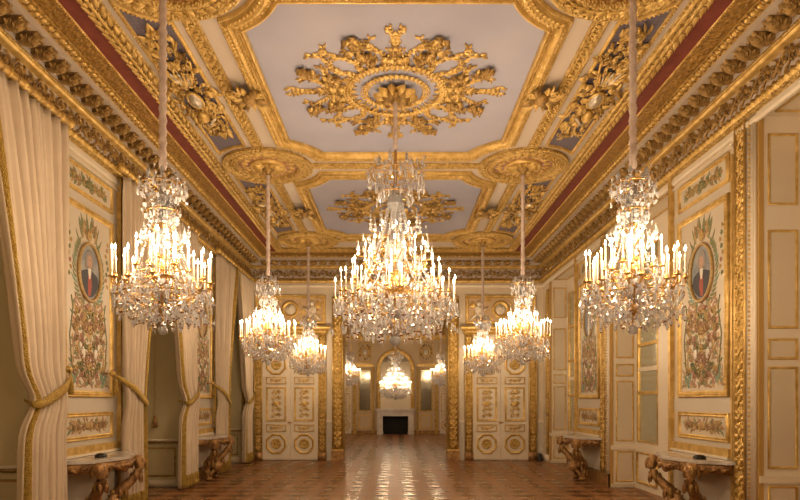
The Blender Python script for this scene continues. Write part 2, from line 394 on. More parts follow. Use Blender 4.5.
# ------------------------------------------------------------------ entablature (profile: distance from wall, z)
def cornice(name, o, a, n, L, full=True, mit0=1, mit1=1):
    """o = start at wall, z=0; a = direction along; n = out of wall (into room)."""
    fn = F(o, a, (0, 0, 1), n)     # local: s along, t = z, h = out from wall
    root = empty(name, (0, 0, 0), kind='structure')
    def run(mb, prof, mt):
        pts = [(h, z) for h, z in prof]; v = []
        for h, z in pts: v += [(h*mit0, z, h), (L-h*mit1, z, h)]
        t = MB(); t.add(v, [(2*i, 2*i+1, 2*i+3, 2*i+2) for i in range(len(pts)-1)], mt); mb.stamp(t, fn)
    # plain grey mouldings at wall head + lower carved gold member
    mb = MB(); run(mb, [(0, 4.82), (.03, 4.82), (.045, 4.85), (.045, 4.89), (.02, 4.90), (.02, 4.93)], CREAM2); mb.build('architrave', root, False)
    mb = MB(); run(mb, [(.02, 4.93), (.08, 4.935), (.12, 4.97), (.12, 5.01), (.07, 5.06)], GOLDC)
    along(mb, LEAFR, [(.1, 4.985), (L-.1, 4.985)], .1, chain(fn, place(0, 0, 0, 1, 1, 1, .11))); mb.build('leaf_moulding', root)
    mb = MB(); run(mb, [(.07, 5.06), (.07, 5.31)], FASCIA)
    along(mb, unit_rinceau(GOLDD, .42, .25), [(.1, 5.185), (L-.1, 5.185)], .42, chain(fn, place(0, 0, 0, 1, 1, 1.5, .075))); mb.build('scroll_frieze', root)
    mb = MB(); run(mb, [(.07, 5.31), (.13, 5.315), (.17, 5.34), (.17, 5.36), (.15, 5.37)], GOLD); mb.build('fillet', root)
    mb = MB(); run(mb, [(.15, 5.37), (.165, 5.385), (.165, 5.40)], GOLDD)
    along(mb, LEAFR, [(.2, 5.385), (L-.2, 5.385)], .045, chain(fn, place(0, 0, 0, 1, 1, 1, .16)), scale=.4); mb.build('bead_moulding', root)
    mb = MB(); run(mb, [(.165, 5.40), (.17, 5.50), (.42, 5.50), (.42, 5.57)], FASCIA); mb.build('corona', root, False)
    # modillions
    pm = MB()
    pts = [(.165, 5.415), (.20, 5.405), (.245, 5.425), (.28, 5.455), (.33, 5.452), (.375, 5.465), (.40, 5.498)]
    w = .062
    v = []
    for h, z in pts: v += [(-w, z, h), (0, z-.014, h), (w, z, h)]
    f = []
    for i in range(len(pts)-1):
        q = i*3; f += [(q, q+1, q+4, q+3), (q+1, q+2, q+5, q+4)]
    k = len(v)
    for h, z in pts: v += [(-w, 5.5, h), (w, 5.5, h)]
    for i in range(len(pts)-1): f += [(3*i, 3*i+3, k+2*i+2, k+2*i), (3*i+2, 3*i+5, k+2*i+3, k+2*i+1)]
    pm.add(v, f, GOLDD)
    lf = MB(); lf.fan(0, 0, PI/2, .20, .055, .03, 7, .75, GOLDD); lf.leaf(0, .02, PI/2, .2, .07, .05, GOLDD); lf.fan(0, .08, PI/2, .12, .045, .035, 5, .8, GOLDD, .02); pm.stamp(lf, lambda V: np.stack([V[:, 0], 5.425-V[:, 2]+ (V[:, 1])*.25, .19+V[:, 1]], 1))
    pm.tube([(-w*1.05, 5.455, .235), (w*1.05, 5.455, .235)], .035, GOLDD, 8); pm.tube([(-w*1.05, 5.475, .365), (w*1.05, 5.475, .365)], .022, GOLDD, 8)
    n_m = round((L-.8)/.27); proto = None
    me_b = MB(); me_b.stamp(pm, F(np.zeros(3), a, (0, 0, 1), n))
    for i in range(n_m):
        s = .4+(L-.8)*(i+.5)/n_m
        if proto is None: ob = proto = me_b.build('modillion', root)
        else: ob = proto.copy(); C.objects.link(ob); ob.parent = root
        ob.location = np.array(o, float)+np.array(a, float)*s
    # rosettes between modillions
    mb = MB(); fl = MB(); fl.flower(0, 0, .055, 6, GOLDD)
    for i in range(n_m-1):
        s = .4+(L-.8)*(i+1)/n_m
        mb.stamp(fl, chain(fn, lambda V, s=s: np.stack([s+V[:, 0], 5.498-V[:, 2], .30+V[:, 1]], 1)))
    mb.build('soffit_rosettes', root)['kind'] = 'stuff'
    mb = MB(); run(mb, [(.42, 5.565), (.44, 5.57), (.50, 5.60), (.545, 5.605)], GOLD)
    along(mb, BEGG, [(.48, 0), (L-.48, 0)], .115, chain(fn, lambda V: np.stack([V[:, 0], 5.582+V[:, 1]*.3-V[:, 2]*.75, .485+V[:, 1]*.8+V[:, 2]*.45], 1))); mb.build('egg_moulding', root)
    mb = MB(); run(mb, [(.545, 5.605), (.56, 5.597), (.64, 5.610), (.735, 5.632)], OLIVE); mb.build('brocade_band', root, False)
    mb = MB(); run(mb, [(.735, 5.632), (.74, 5.624), (.755, 5.624), (.76, 5.634)], GOLD); 
    along(mb, BEAD, [(.76, 0), (L-.76, 0)], .04, chain(fn, lambda V: np.stack([V[:, 0], 5.624-V[:, 2], .748+V[:, 1]], 1)), scale=.9); mb.build('bead_row', root)
    mb = MB(); run(mb, [(.76, 5.635), (.98, 5.642)], RED); mb.build('crimson_band', root, False)
    mb = MB(); run(mb, [(.975, 5.64), (.98, 5.63), (1.0, 5.618), (1.03, 5.608), (1.07, 5.604), (1.12, 5.61), (1.15, 5.62), (1.18, 5.635), (1.18, 5.65)], GOLDC)
    along(mb, TOR, [(1.0, 0), (L-1.0, 0)], .15, chain(fn, lambda V: np.stack([V[:, 0], 5.615-V[:, 2]*.55, 1.075+V[:, 1]*.9], 1))); mb.build('leaf_torus', root)
    return root
Lside = YB-(-.5)
cornice('trim_1', (-HW, YB, 0), (0, -1, 0), (1, 0, 0), Lside, mit1=0)
cornice('trim_2', (HW, -.5, 0), (0, 1, 0), (-1, 0, 0), Lside, mit0=0)
cornice('trim_3', (HW, YB, 0), (-1, 0, 0), (0, -1, 0), 2*HW)
# simple cornice for the second room
mb = MB()
pr = [(0, 4.70), (.03, 4.70), (.04, 4.93), (.12, 4.96), (.07, 5.06)]; pr2 = [(.07, 5.06), (.07, 5.31)]; pr3 = [(.07, 5.31), (.17, 5.34), (.17, 5.5), (.42, 5.5), (.42, 5.57), (.5, 5.60), (.9, 5.64)]
for (o, a, n, L) in (((-HW, YE, 0), (0, -1, 0), (1, 0, 0), YE-YB-TH), ((HW, YB+TH, 0), (0, 1, 0), (-1, 0, 0), YE-YB-TH), ((HW, YE, 0), (-1, 0, 0), (0, -1, 0), 2*HW)):
    fn = F(o, a, (0, 0, 1), n)
    for p, mt in ((pr, GOLD), (pr2, GOLDC), (pr3, GOLDD)):
        v = []
        for h, z in p: v += [(0, z, h), (L, z, h)]
        t = MB(); t.add(v, [(2*i, 2*i+1, 2*i+3, 2*i+2) for i in range(len(p)-1)], mt); mb.stamp(t, fn)
struct(mb, 'trim_4')

# ------------------------------------------------------------------ ceiling compartments
FC = F((0, 0, ZC), (1, 0, 0), (0, 1, 0), (0, 0, -1))     # h goes down from the ceiling
def comp_loop(yc, half, o, xs=1.62, ry=1.12, na=12, cyo=2.41):
    """panel outline offset outwards by o (concave corners around rosettes)"""
    x = xs+o; y = half+o; r = ry-o; q = []
    # first-quadrant arc about (CX, cyo)
    yy = cyo-math.sqrt(max(1e-6, r*r-(CX-x)**2)); xx = CX-math.sqrt(max(1e-6, r*r-(cyo-y)**2))
    a0 = math.atan2(yy-cyo, x-CX); a1 = math.atan2(y-cyo, xx-CX)
    a0 = a0 % (2*PI); a1 = a1 % (2*PI)
    arc = [(CX+r*math.cos(a0+(a1-a0)*k/na), cyo+r*math.sin(a0+(a1-a0)*k/na)) for k in range(na+1)]
    pts = []
    for sx, sy, rev in ((1, 1, False), (-1, 1, True), (-1, -1, False), (1, -1, True)):
        w = [(sx*px, yc+sy*py) for px, py in arc]
        pts += w[::-1] if rev else w
    return pts
n_tr = 5
LR = MB(); LR.leaf(-.04, 0, 0, .1, .06, .03, GOLD); LR.leaf(-.04, .03, .7, .07, .035, .025, GOLD); LR.leaf(-.04, -.03, -.7, .07, .035, .025, GOLD); LR.blob((.045, 0, .015), .014, GOLD, 5, 3)
for yc in (PY[0]-4.86,)+tuple(PY):
    half = 1.9
    root = empty('trim_%d' % n_tr, kind='structure'); n_tr += 1
    mb = MB(); lp = comp_loop(yc, half, 0)
    t = MB(); t.quad([(p[0], p[1], .003) for p in lp], LAV); mb.stamp(t, FC); mb.build('sky_panel', root, False)
    mb = MB()
    prof = [(-.005, .004), (0, .06), (.015, .09), (.04, .08), (.048, .02), (.105, .018), (.112, .08), (.14, .10), (.2, .10), (.232, .075), (.24, .02), (.265, .022), (.27, .055), (.29, .055), (.3, 0)]
    loopframe(mb, [(comp_loop(yc, half, a*.82), h*.8) for a, h in prof], FC, GOLD)
    along(mb, LR, comp_loop(yc, half, .143), .07, FC, True, dh=.068, scale=.82)
    along(mb, EGG, comp_loop(yc, half, .062), .055, FC, True, scale=.5, dh=.024)
    along(mb, BEAD, comp_loop(yc, half, .23), .032, FC, True, dh=.034, scale=.8)
    mb.build('compartment_moulding', root)
# cross bands and lengthwise bands of carved gold between rosettes
mb = MB(); BND = MB(); BND.spiral(-.02, .0, .055, 1.1, 0, 1, .012, GOLD, .02, 10); BND.leaf(.03, .03, .6, .09, .05, .03, GOLD, -.8, .02); BND.leaf(.03, -.03, -.6, .09, .05, .03, GOLD, .8, .02); BND.blob((-.08, .05, .03), .018, GOLD, 5, 3); BND.blob((-.08, -.05, .03), .018, GOLD, 5, 3)
def band(p0, p1, w=.165):
    p0 = np.array(p0); p1 = np.array(p1); L = np.linalg.norm(p1-p0); d = (p1-p0)/L
    fn = F((p0[0], p0[1], ZC), (d[0], d[1], 0), (-d[1], d[0], 0), (0, 0, -1))
    v = []; pr = [(-w/2, 0), (-w/2, .04), (-w/2+.02, .045), (-w/2+.03, .02), (w/2-.03, .02), (w/2-.02, .045), (w/2, .04), (w/2, 0)]
    for t_, h in pr: v += [(0, t_, h), (L, t_, h)]
    t = MB(); t.add(v, [(2*i, 2*i+1, 2*i+3, 2*i+2) for i in range(len(pr)-1)], GOLDC); mb.stamp(t, fn)
    along(mb, BND, [(0, 0), (L, 0)], .14, fn, scale=.82)
for sx in (-1, 1):
    for y0, y1 in ((.9+.7, HY[0]-.7), (HY[0]+.7, HY[1]-.7), (HY[1]+.7, HY[2]-.7)): band((sx*CX, y0), (sx*CX, y1))
for y in HY[:2]: band((-CX+.72, y), (CX-.72, y))
struct(mb, 'trim_%d' % n_tr, smooth=True); n_tr += 1
mb = MB()
for y in (HY[2],): band((-CX+.72, y), (CX-.72, y))
struct(mb, 'trim_%d' % n_tr, smooth=True); n_tr += 1

# mosaic compartments at the sides, with trophies
def bay_loop(y0, y1, sx, o=0, na=8):
    xi, xo = 2.36+o, 2.84-o; r = .86+o
    def arc(cy, d):
        out = []
        for k in range(na+1):
            x = xi+(xo-xi)*k/na; out.append((x, cy+d*math.sqrt(max(0, r*r-(x-CX)**2))))
        return out
    a = arc(y0, 1); b = arc(y1, -1)[::-1]
    return [(sx*x, y) for x, y in a+b]
rows = [.9]+HY
SH = MB()  # trophy: shield, helmet-like dome, banners and leaf sprays
def trophy(seed, mir):
    random.seed(seed); t = MB()
    for k in range(210):
        y = U(-1, 1); x = U(-1, 1)*.24*(1.1-.55*abs(y)); a = math.atan2(y, x*1.5)+U(-.9, .9)
        t.leaf(x, y*.85, a, U(.07, .15), U(.03, .055), U(.02, .04), random.choice((GOLD, GOLD, GOLDC, GOLDD)), U(-1.2, 1.2), U(.005, .07)*(1.1-abs(y)))
    for k in range(34):
        y = U(-.85, .85); t.spiral(U(-.17, .17), y, U(.03, .06), 1.2, U(0, 6), random.choice((-1, 1)), .009, GOLD, U(.01, .06), 9)
    for k in range(46): t.blob((U(-.19, .19), U(-.8, .8), U(.02, .07)), U(.01, .02), random.choice((GOLD, GOLDD)), 6, 4)
    t.blob((.0, .06, .07), (.09, .13, .06), SILVER, 12, 6)
    t.tube([(.09*math.cos(a), .06+.13*math.sin(a), .08) for a in [2*PI*k/16 for k in range(16)]], .018, GOLD, 5, True)
    for k in range(7): t.leaf(-.05+.016*k, -.15, -PI/2-.5+.16*k, .22, .035, .03, SILVER if k % 2 else GOLD, .3, .05)
    t.blob((.03, .36, .08), (.075, .09, .07), GOLD, 9, 5); t.tube([(-.1, .42, .06), (0, .5, .1), (.12, .44, .06)], .02, SILVER, 6)
    t.tube([(-.2, -.5, .03), (.15, .6, .05)], .014, GOLD, 6); t.tube([(.2, -.5, .03), (-.15, .6, .05)], .014, GOLD, 6)
    return t
sidew = {-1: 'window-side', 1: 'portrait-side'}
for sx in (-1, 1):
    for i in range(3):
        y0, y1 = rows[i], rows[i+1]
        root = empty('trim_%d' % n_tr, kind='structure'); n_tr += 1
        mb = MB(); t = MB(); t.quad([(p[0], p[1], .004) for p in bay_loop(y0, y1, sx)], MOSAIC); mb.stamp(t, FC); mb.build('mosaic_field', root, False)
        mb = MB(); loopframe(mb, [(bay_loop(y0, y1, sx, a), h) for a, h in ((.02, .0), (.015, .03), (0, .035), (-.015, .03), (-.02, .0))], FC, GOLD)
        along(mb, BEAD, bay_loop(y0, y1, sx), .045, FC, True, dh=.03); mb.build('beaded_border', root)
        yc = (y0+y1)/2
        o = trophy(20+i*2+(sx > 0), sx)
        mb = MB(); mb.stamp(o, chain(FC, place(sx*2.6, yc-.12, 0, sx*1.0, 1.5, 1.1, .005)))
        where = {-1: 'on the mosaic strip, curtained side', 1: 'on the mosaic strip, side without curtains'}[sx]
        which = ['', 'beside the nearer flower medallion', 'nearest the end wall'][i]
        if i: tag(mb.build('ceiling_trophy'), 'gilt trophy %s, %s' % (where, which), 'ceiling ornament', 'trophies on the mosaic strips')

# rosettes under which the side chandeliers hang
def rosette():
    t = MB()
    root = empty('ceiling_rosette')
    g = MB(); g.lathe([(.74, 0), (.74, -.05), (.72, -.075), (.68, -.07), (.66, -.04), (.56, -.04), (.54, -.07), (.51, -.075), (.49, -.04), (.485, -.012)], 64, GOLDC)
    pts = [(.61*math.cos(2*PI*k/48), .61*math.sin(2*PI*k/48)) for k in range(48)]
    dn = lambda V: V*np.array((1, 1, -1))
    along(g, TOR, pts, .12, dn, True, scale=.62, dh=.03)
    pts = [(.73*math.cos(2*PI*k/48), .73*math.sin(2*PI*k/48)) for k in range(48)]
    along(g, LEAFR, pts, .07, dn, True, scale=.5, dh=.05)
    g.build('outer_wreath', root)
    g = MB(); g.lathe([(.49, -.01), (.3, -.02)], 48, ROSE)
    r = MB(); 
    for k in range(14):
        a = 2*PI*k/14; r.spiral(.4*math.cos(a), .4*math.sin(a), .055, 1.1, a, 1, .01, GOLD, .02, 9); r.leaf(.33*math.cos(a+.22), .33*math.sin(a+.22), a+.22, .13, .05, .02, GOLD, .5, .02)
    g.stamp(r, dn); g.build('rose_ring', root)
    g = MB(); g.lathe([(.31, -.02), (.31, -.06), (.27, -.07), (.25, -.045), (.10, -.05)], 40, GOLD)
    r = MB()
    for k in range(12): a = 2*PI*k/12; r.leaf(.06*math.cos(a), .06*math.sin(a), a, .2, .08, .04, GOLD, .3, .05)
    g.stamp(r, dn); g.lathe([(.10, -.05), (.1, -.09), (.06, -.12), (.03, -.2), (.0, -.2)], 16, GOLDD); g.build('leaf_boss', root)
    return root
ros = rosette(); rl = ['nearest the viewer, cut by the top edge', 'in the middle row', 'next to the end wall']
for sx in (-1, 1):
    for i, y in enumerate(HY):
        o = ros if (sx, i) == (-1, 0) else copy_tree(ros)
        o.location = (sx*CX, y, ZC)
        tag(o, 'round gilt ceiling rosette %s, %s' % (rl[i], 'curtained side' if sx < 0 else 'opposite the curtains'), 'ceiling rosette', 'round rosettes over the side chandeliers')

# great flower ornaments in the middle of the lavender panels
def medallion():
    root = empty('ceiling_medallion'); dn = lambda V: V*np.array((1, 1, -1)); random.seed(5)
    g = MB()
    for rr, w in ((.62, .016), (.40, .014)):
        g.tube([(rr*math.cos(2*PI*k/40), rr*math.sin(2*PI*k/40), .025) for k in range(40)], w, GOLD, 6, True)
        pts = [(rr*math.cos(2*PI*k/40), rr*math.sin(2*PI*k/40)) for k in range(40)]
        along(g, LR, pts, .065, lambda V: V, True, dh=.03, scale=.7)
    h = MB(); h.stamp(g, dn); h.build('wreath', root)
    g = MB()
    for k in range(10):
        a = 2*PI*k/10; g.leaf(.05*math.cos(a), .05*math.sin(a), a, .24, .13, .07, GOLD, .4, .05); g.leaf(.03*math.cos(a+.3), .03*math.sin(a+.3), a+.3, .16, .1, .06, GOLDD, .5, .10)
    g.blob((0, 0, .12), (.07, .07, .1), GOLDD, 10, 6)
    h = MB(); h.stamp(g, dn); h.build('leaf_boss', root)
    # eight mirrored sprays of filigree, flowers and torches around the wreath
    def sector():
        q = MB()      # angles 0..45 degrees; r .66..1.38
        def P(rr, th): return rr*math.cos(th), rr*math.sin(th)
        rmax = lambda th: 1.2+.15*math.cos(8*th)
        for (th0, amp, ph) in ((.03, .02, 0), (.20, .07, 2), (.42, .10, 1), (.66, .06, 2)):
            pts = [(*P(.5+(rmax(th0)-.5)*u, th0+amp*math.sin(u*7+ph)*(.5+u)), .012) for u in [j/14 for j in range(15)]]
            q.tube(pts, [.011*(1-.5*j/14) for j in range(15)], GOLD, 4)
            for j in range(1, 15):
                x, y, _ = pts[j]; a = math.atan2(y-pts[j-1][1], x-pts[j-1][0])
                for s_ in (-1, 1): q.leaf(x, y, a+s_*.8, U(.06, .11), U(.026, .04), .02, random.choice((GOLD, GOLD, GOLDD)), -s_*U(.4, 1.4), .006)
                if j % 3 == 1: q.spiral(x+.05*math.cos(a+1.6), y+.05*math.sin(a+1.6), U(.03, .045), 1.2, a, random.choice((-1, 1)), .006, GOLD, .006, 9, False)
        # heavy knots
        for rr, th, n_ in ((.86, .40, 22), (1.12, .40, 18), (.78, .08, 8), (1.24, .42, 8)):
            x, y = P(rr, th)
            for k in range(n_): q.leaf(x+U(-.06, .06), y+U(-.05, .05), U(0, 6.28), U(.06, .12), U(.035, .055), .035, random.choice((GOLD, GOLDD)), U(-1, 1), U(.01, .05))
            q.flower(x, y, .055, 6, GOLDD if th > .2 else GOLD, .05)
        for k in range(6): x, y = P(U(.7, 1.3), U(.05, .75)); q.blob((x, y, .02), U(.012, .022), GOLD, 6, 4)
        return q
    for k in range(8):
        random.seed(50)
        if k == 0: sec = sector()
        base = PI/2*((k+1)//2); m_ = -1 if k % 2 else 1
        def g_(V, base=base, m_=m_):
            X, Y = V[:, 0], V[:, 1]*m_; c, q = math.cos(base), math.sin(base)
            return np.stack([X*c-Y*q, X*q+Y*c, -V[:, 2]], 1)
        h = MB(); h.stamp(sec, g_); h.build('flower_spray', root)
    return root
med = medallion()
for i, y in enumerate(PY):
    o = med if i == 0 else copy_tree(med)
    o.location = (0, y-.07, ZC-.004)
    tag(o, ['huge gilt flower medallion above the largest chandelier, whole in view', 'farther gilt flower medallion half hidden behind the crown of the largest chandelier'][i], 'ceiling medallion', 'flower medallions on the lavender panels')
# cartouches on the sides of the frames
def cart():
    t = MB(); random.seed(11)
    t.blob((0, 0, .09), (.09, .13, .07), GOLDD, 10, 5)
    for k in range(22): a = U(0, 6.28); t.leaf(.07*math.cos(a), .1*math.sin(a), a, U(.12, .24), .08, .05, random.choice((GOLD, GOLDD)), U(-1, 1), U(.03, .1))
    for s_ in (-1, 1):
        for q in (-1, 1): t.spiral(s_*.14, q*.12, .07, 1.2, 0, s_*q, .016, GOLD, .07, 10)
    return t
ct = cart()
for sx in (-1, 1):
    for i, y in enumerate(PY):
        mb = MB(); mb.stamp(ct, chain(FC, place(sx*1.88, y-.08, 0, sx, 1, 1, .04)))
        tag(mb.build('ceiling_cartouche'), 'small leafy cartouche clasping the frame %s, %s' % (['of the nearer lavender panel', 'of the farther lavender panel'][i], 'on the curtained side' if sx < 0 else 'on the side without curtains'), 'ceiling ornament', 'cartouches on the ceiling frames')

# ------------------------------------------------------------------ wall panelling
def fr_side(sg, y0=0):  # local s = along +y, t = z, h = into room
    return F((sg*HW, y0, 0), (0, 1, 0), (0, 0, 1), (-sg, 0, 0))
def portrait_panel(sg, y0, idx):
    """painted arabesque with oval portrait"""
    fn = fr_side(sg, y0); W, z0, z1 = 1.36, 1.70, 4.22
    root = empty('portrait_panel', (0, 0, 0))
    mb = MB(); rectframe(mb, fn, 0, z0, W, z1, .085, .045, GOLD)
    along(mb, LEAFR, rectpts(0, z0, W, z1, .045), .05, fn, True, scale=.45, dh=.03); mb.build('gilt_frame', root)
    mb = MB(); lquad(mb, fn, .06, z0+.06, W-.06, z1-.06, .012, P_GROUND); mb.build('painted_ground', root, False)
    cx = W/2; zc = 3.37 ; r = .30; rz = .38
    # portrait
    mb = MB(); t = MB()
    def ell(c, rx, ry, h, mt, n=28, t=t): t.quad([(c[0]+rx*math.cos(2*PI*k/n), c[1]+ry*math.sin(2*PI*k/n), h) for k in range(n)], mt)
    def poly(p, h, mt, t=t): t.quad([(cx+a*.72, zc+b*.72, h) for a, b in p], mt)
    coat = (P_COAT, P_BROWN, P_COAT, P_BLUE)[idx]; vest = (P_RED, P_OCHRE, P_RED, P_WHITE)[idx]
    ell((cx, zc), r-.03, rz-.03, .016, P_BLUE)
    t2 = [(-.36, -.16), (-.3, -.02), (-.12, .04), (.12, .04), (.30, -.03), (.36, -.18), (.26, -.33), (.12, -.43), (0, -.46), (-.12, -.43), (-.26, -.33)]
    poly(t2, .018, coat)
    poly([(-.05, .02), (.05, .02), (.09, -.25), (.03, -.44), (-.06, -.43), (-.06, -.2)], .020, vest)
    poly([(-.05, .08), (.05, .08), (.06, .0), (.02, -.12), (-.02, -.12), (-.06, 0)], .022, P_WHITE)
    mb.stamp(t, fn)
    t = MB()
    t.blob((cx, zc+.17, .016), (.115, .135, .012), P_HAIR, 14, 6)
    for s_ in (-1, 1): t.blob((cx+s_*.085, zc+.105, .017), (.035, .07, .012), P_HAIR, 10, 5)
    t.blob((cx-.005, zc+.145, .022), (.066, .092, .012), P_SKIN, 14, 6)
    for s_ in (-1, 1): t.blob((cx-.005+s_*.026, zc+.16, .033), (.010, .006, .003), P_COAT, 6, 3)
    t.blob((cx-.005, zc+.135, .034), (.009, .02, .004), P_SKIN, 6, 4); t.blob((cx-.005, zc+.10, .033), (.017, .006, .003), P_RED, 6, 3)
    mb.stamp(t, fn); mb.build('painted_sitter', root)
    mb = MB(); t = MB(); t.tube([(cx+r*math.cos(2*PI*k/36), zc+rz*math.sin(2*PI*k/36), .03) for k in range(36)], .024, P_OCHRE, 6, True)
    mb.stamp(t, fn); mb.build('oval_frame', root)
    # arabesque around, painted: nearly flat
    random.seed(31)
    t = MB(); H = .006
    cols = (P_GREEN, P_OCHRE, P_BROWN, P_BROWN, P_OCHRE, P_GREEN, P_BROWN, P_PINK)
    def both(fnc):
        for s_ in (-1, 1): fnc(s_)
    def lf(s_, x, z, a, L, Wd, mt, c=0):
        t.leaf(cx+s_*x, z, a if s_ > 0 else PI-a, L, Wd, H, mt, c*s_, .012, 4)
    for k in range(13):      # palm sprays beside the oval
        for s_ in (-1, 1):
            q = -1.1+k*.16; lf(s_, .33*math.cos(q)+.02, zc+.42*math.sin(q), q+.9, U(.12, .2), .045, random.choice((P_GREEN, P_GREEN, P_TEAL)), .5)
    for k in range(9):       # crown of foliage and trophies over the portrait
        for s_ in (-1, 1):
            lf(s_, U(0, .16), zc+U(.4, .6), U(.5, 1.6), U(.12, .24), .06, random.choice((P_GREEN, P_OCHRE, P_BROWN, P_GREEN)), U(-.6, .6))
    for s_ in (-1, 1):
        lf(s_, .16, zc+.42, 1.0, .26, .045, P_GREEN, .3); lf(s_, .24, zc+.36, .8, .18, .04, P_GREEN, .4)
        for z in np.arange(zc-.1, zc+.55, .085): t.flower(cx+s_*(.50+.03*math.sin(z*20)), z, .035, 5, random.choice((P_GREEN, P_OCHRE, P_PINK)), .012)
    t.blob((cx, zc+.5, .02), (.07, .09, .012), P_OCHRE, 10, 5)
    z = z1-.1
    # lower arabesque, mirrored random scrolls, thicker to the foot
    for k in range(30):
        z = U(1.95, 2.93); x = U(.02, .34+.16*(2.93-z)); rr = U(.03, .085); mt = random.choice(cols)
        for s_ in (-1, 1): t.spiral(cx+s_*x, z, rr, 1.2, U(0, 1), s_, .011, mt, .008, 10, False)
    for k in range(190):
        z = U(1.84, 2.98); x = U(.0, .36+.16*(2.93-z)); mt = random.choice(cols); a = U(-.5, 2.2); L = U(.07, .15)
        for s_ in (-1, 1): lf(s_, x, z, a, L, .045, mt, U(-1, 1))
    for z in (2.86, 2.6, 2.35, 2.1):
        t.flower(cx, z, .07, 6, P_OCHRE, .014)
        for s_ in (-1, 1): t.flower(cx+s_*.2, z-.1, .045, 6, P_PINK, .014); t.flower(cx+s_*.33, z-.02, .045, 6, P_OCHRE, .014)
    for s_ in (-1, 1):       # pale creatures and teal masses at the foot
        t.blob((cx+s_*.17, 2.28, .02), (.06, .09, .01), P_WHITE, 8, 4); t.blob((cx+s_*.24, 2.38, .02), (.04, .05, .01), P_WHITE, 8, 4)
        for k in range(22): lf(s_, U(.34, .50), U(1.82, 2.05), U(.3, 2.6), U(.07, .13), .05, P_TEAL if k % 3 else P_GREEN, U(-1, 1))
        for k in range(16): lf(s_, U(.06, .28), U(1.82, 2.05), U(.3, 2.6), U(.07, .13), .045, P_PINK if k % 2 else P_BROWN, U(-1, 1))
        t.tube([(cx+s_*.44, 2.05, .015), (cx+s_*.5, 2.5, .015), (cx+s_*.42, 2.85, .015), (cx+s_*.46, 3.0, .015)], .009, P_GREEN, 4)
    t.blob((cx, 1.95, .018), (.05, .08, .010), P_BROWN, 10, 4); t.blob((cx, 2.9, .02), (.13, .04, .01), P_PINK, 10, 4)
    mb = MB(); mb.stamp(t, fn); mb.build('painted_arabesque', root)
    return root
def small_panel(sg, y0, z0, z1, kind):
    fn = fr_side(sg, y0); W = 1.36
    root = empty('floral_panel'); mb = MB(); rectframe(mb, fn, 0, z0, W, z1, .06, .035, GOLD); mb.build('gilt_frame', root)
    mb = MB(); lquad(mb, fn, .05, z0+.05, W-.05, z1-.05, .01, P_GROUND); mb.build('painted_ground', root, False)
    t = MB(); random.seed(3 if kind else 4); cx = W/2; zc = (z0+z1)/2
    cols = (P_GREEN, P_GREEN, P_OCHRE, P_BROWN) if kind else (P_BROWN, P_OCHRE, P_BROWN, P_GREEN)
    for k in range(60):
        x = U(0, .48); z = U(-.06, .06)*(1-x*.6)
        for s_ in (-1, 1):
            a = U(-1, 1.2); t.leaf(cx+s_*x, zc+z, a if s_ > 0 else PI-a, U(.06, .12), .045, .006, random.choice(cols), U(-1, 1), .011, 4)
    for x in (0, .14, .28, .4):
        for s_ in (-1, 1): t.spiral(cx+s_*x, zc, .05, 1.2, 0, s_, .009, cols[2], .01, 10, True)
    t.blob((cx, zc, .018), (.12, .055, .008), cols[0] if kind else P_OCHRE, 12, 4)
    mb = MB(); mb.stamp(t, fn); mb.build('painted_spray', root)
    return root
sidel = {-1: 'on the curtained wall', 1: 'opposite the curtains'}
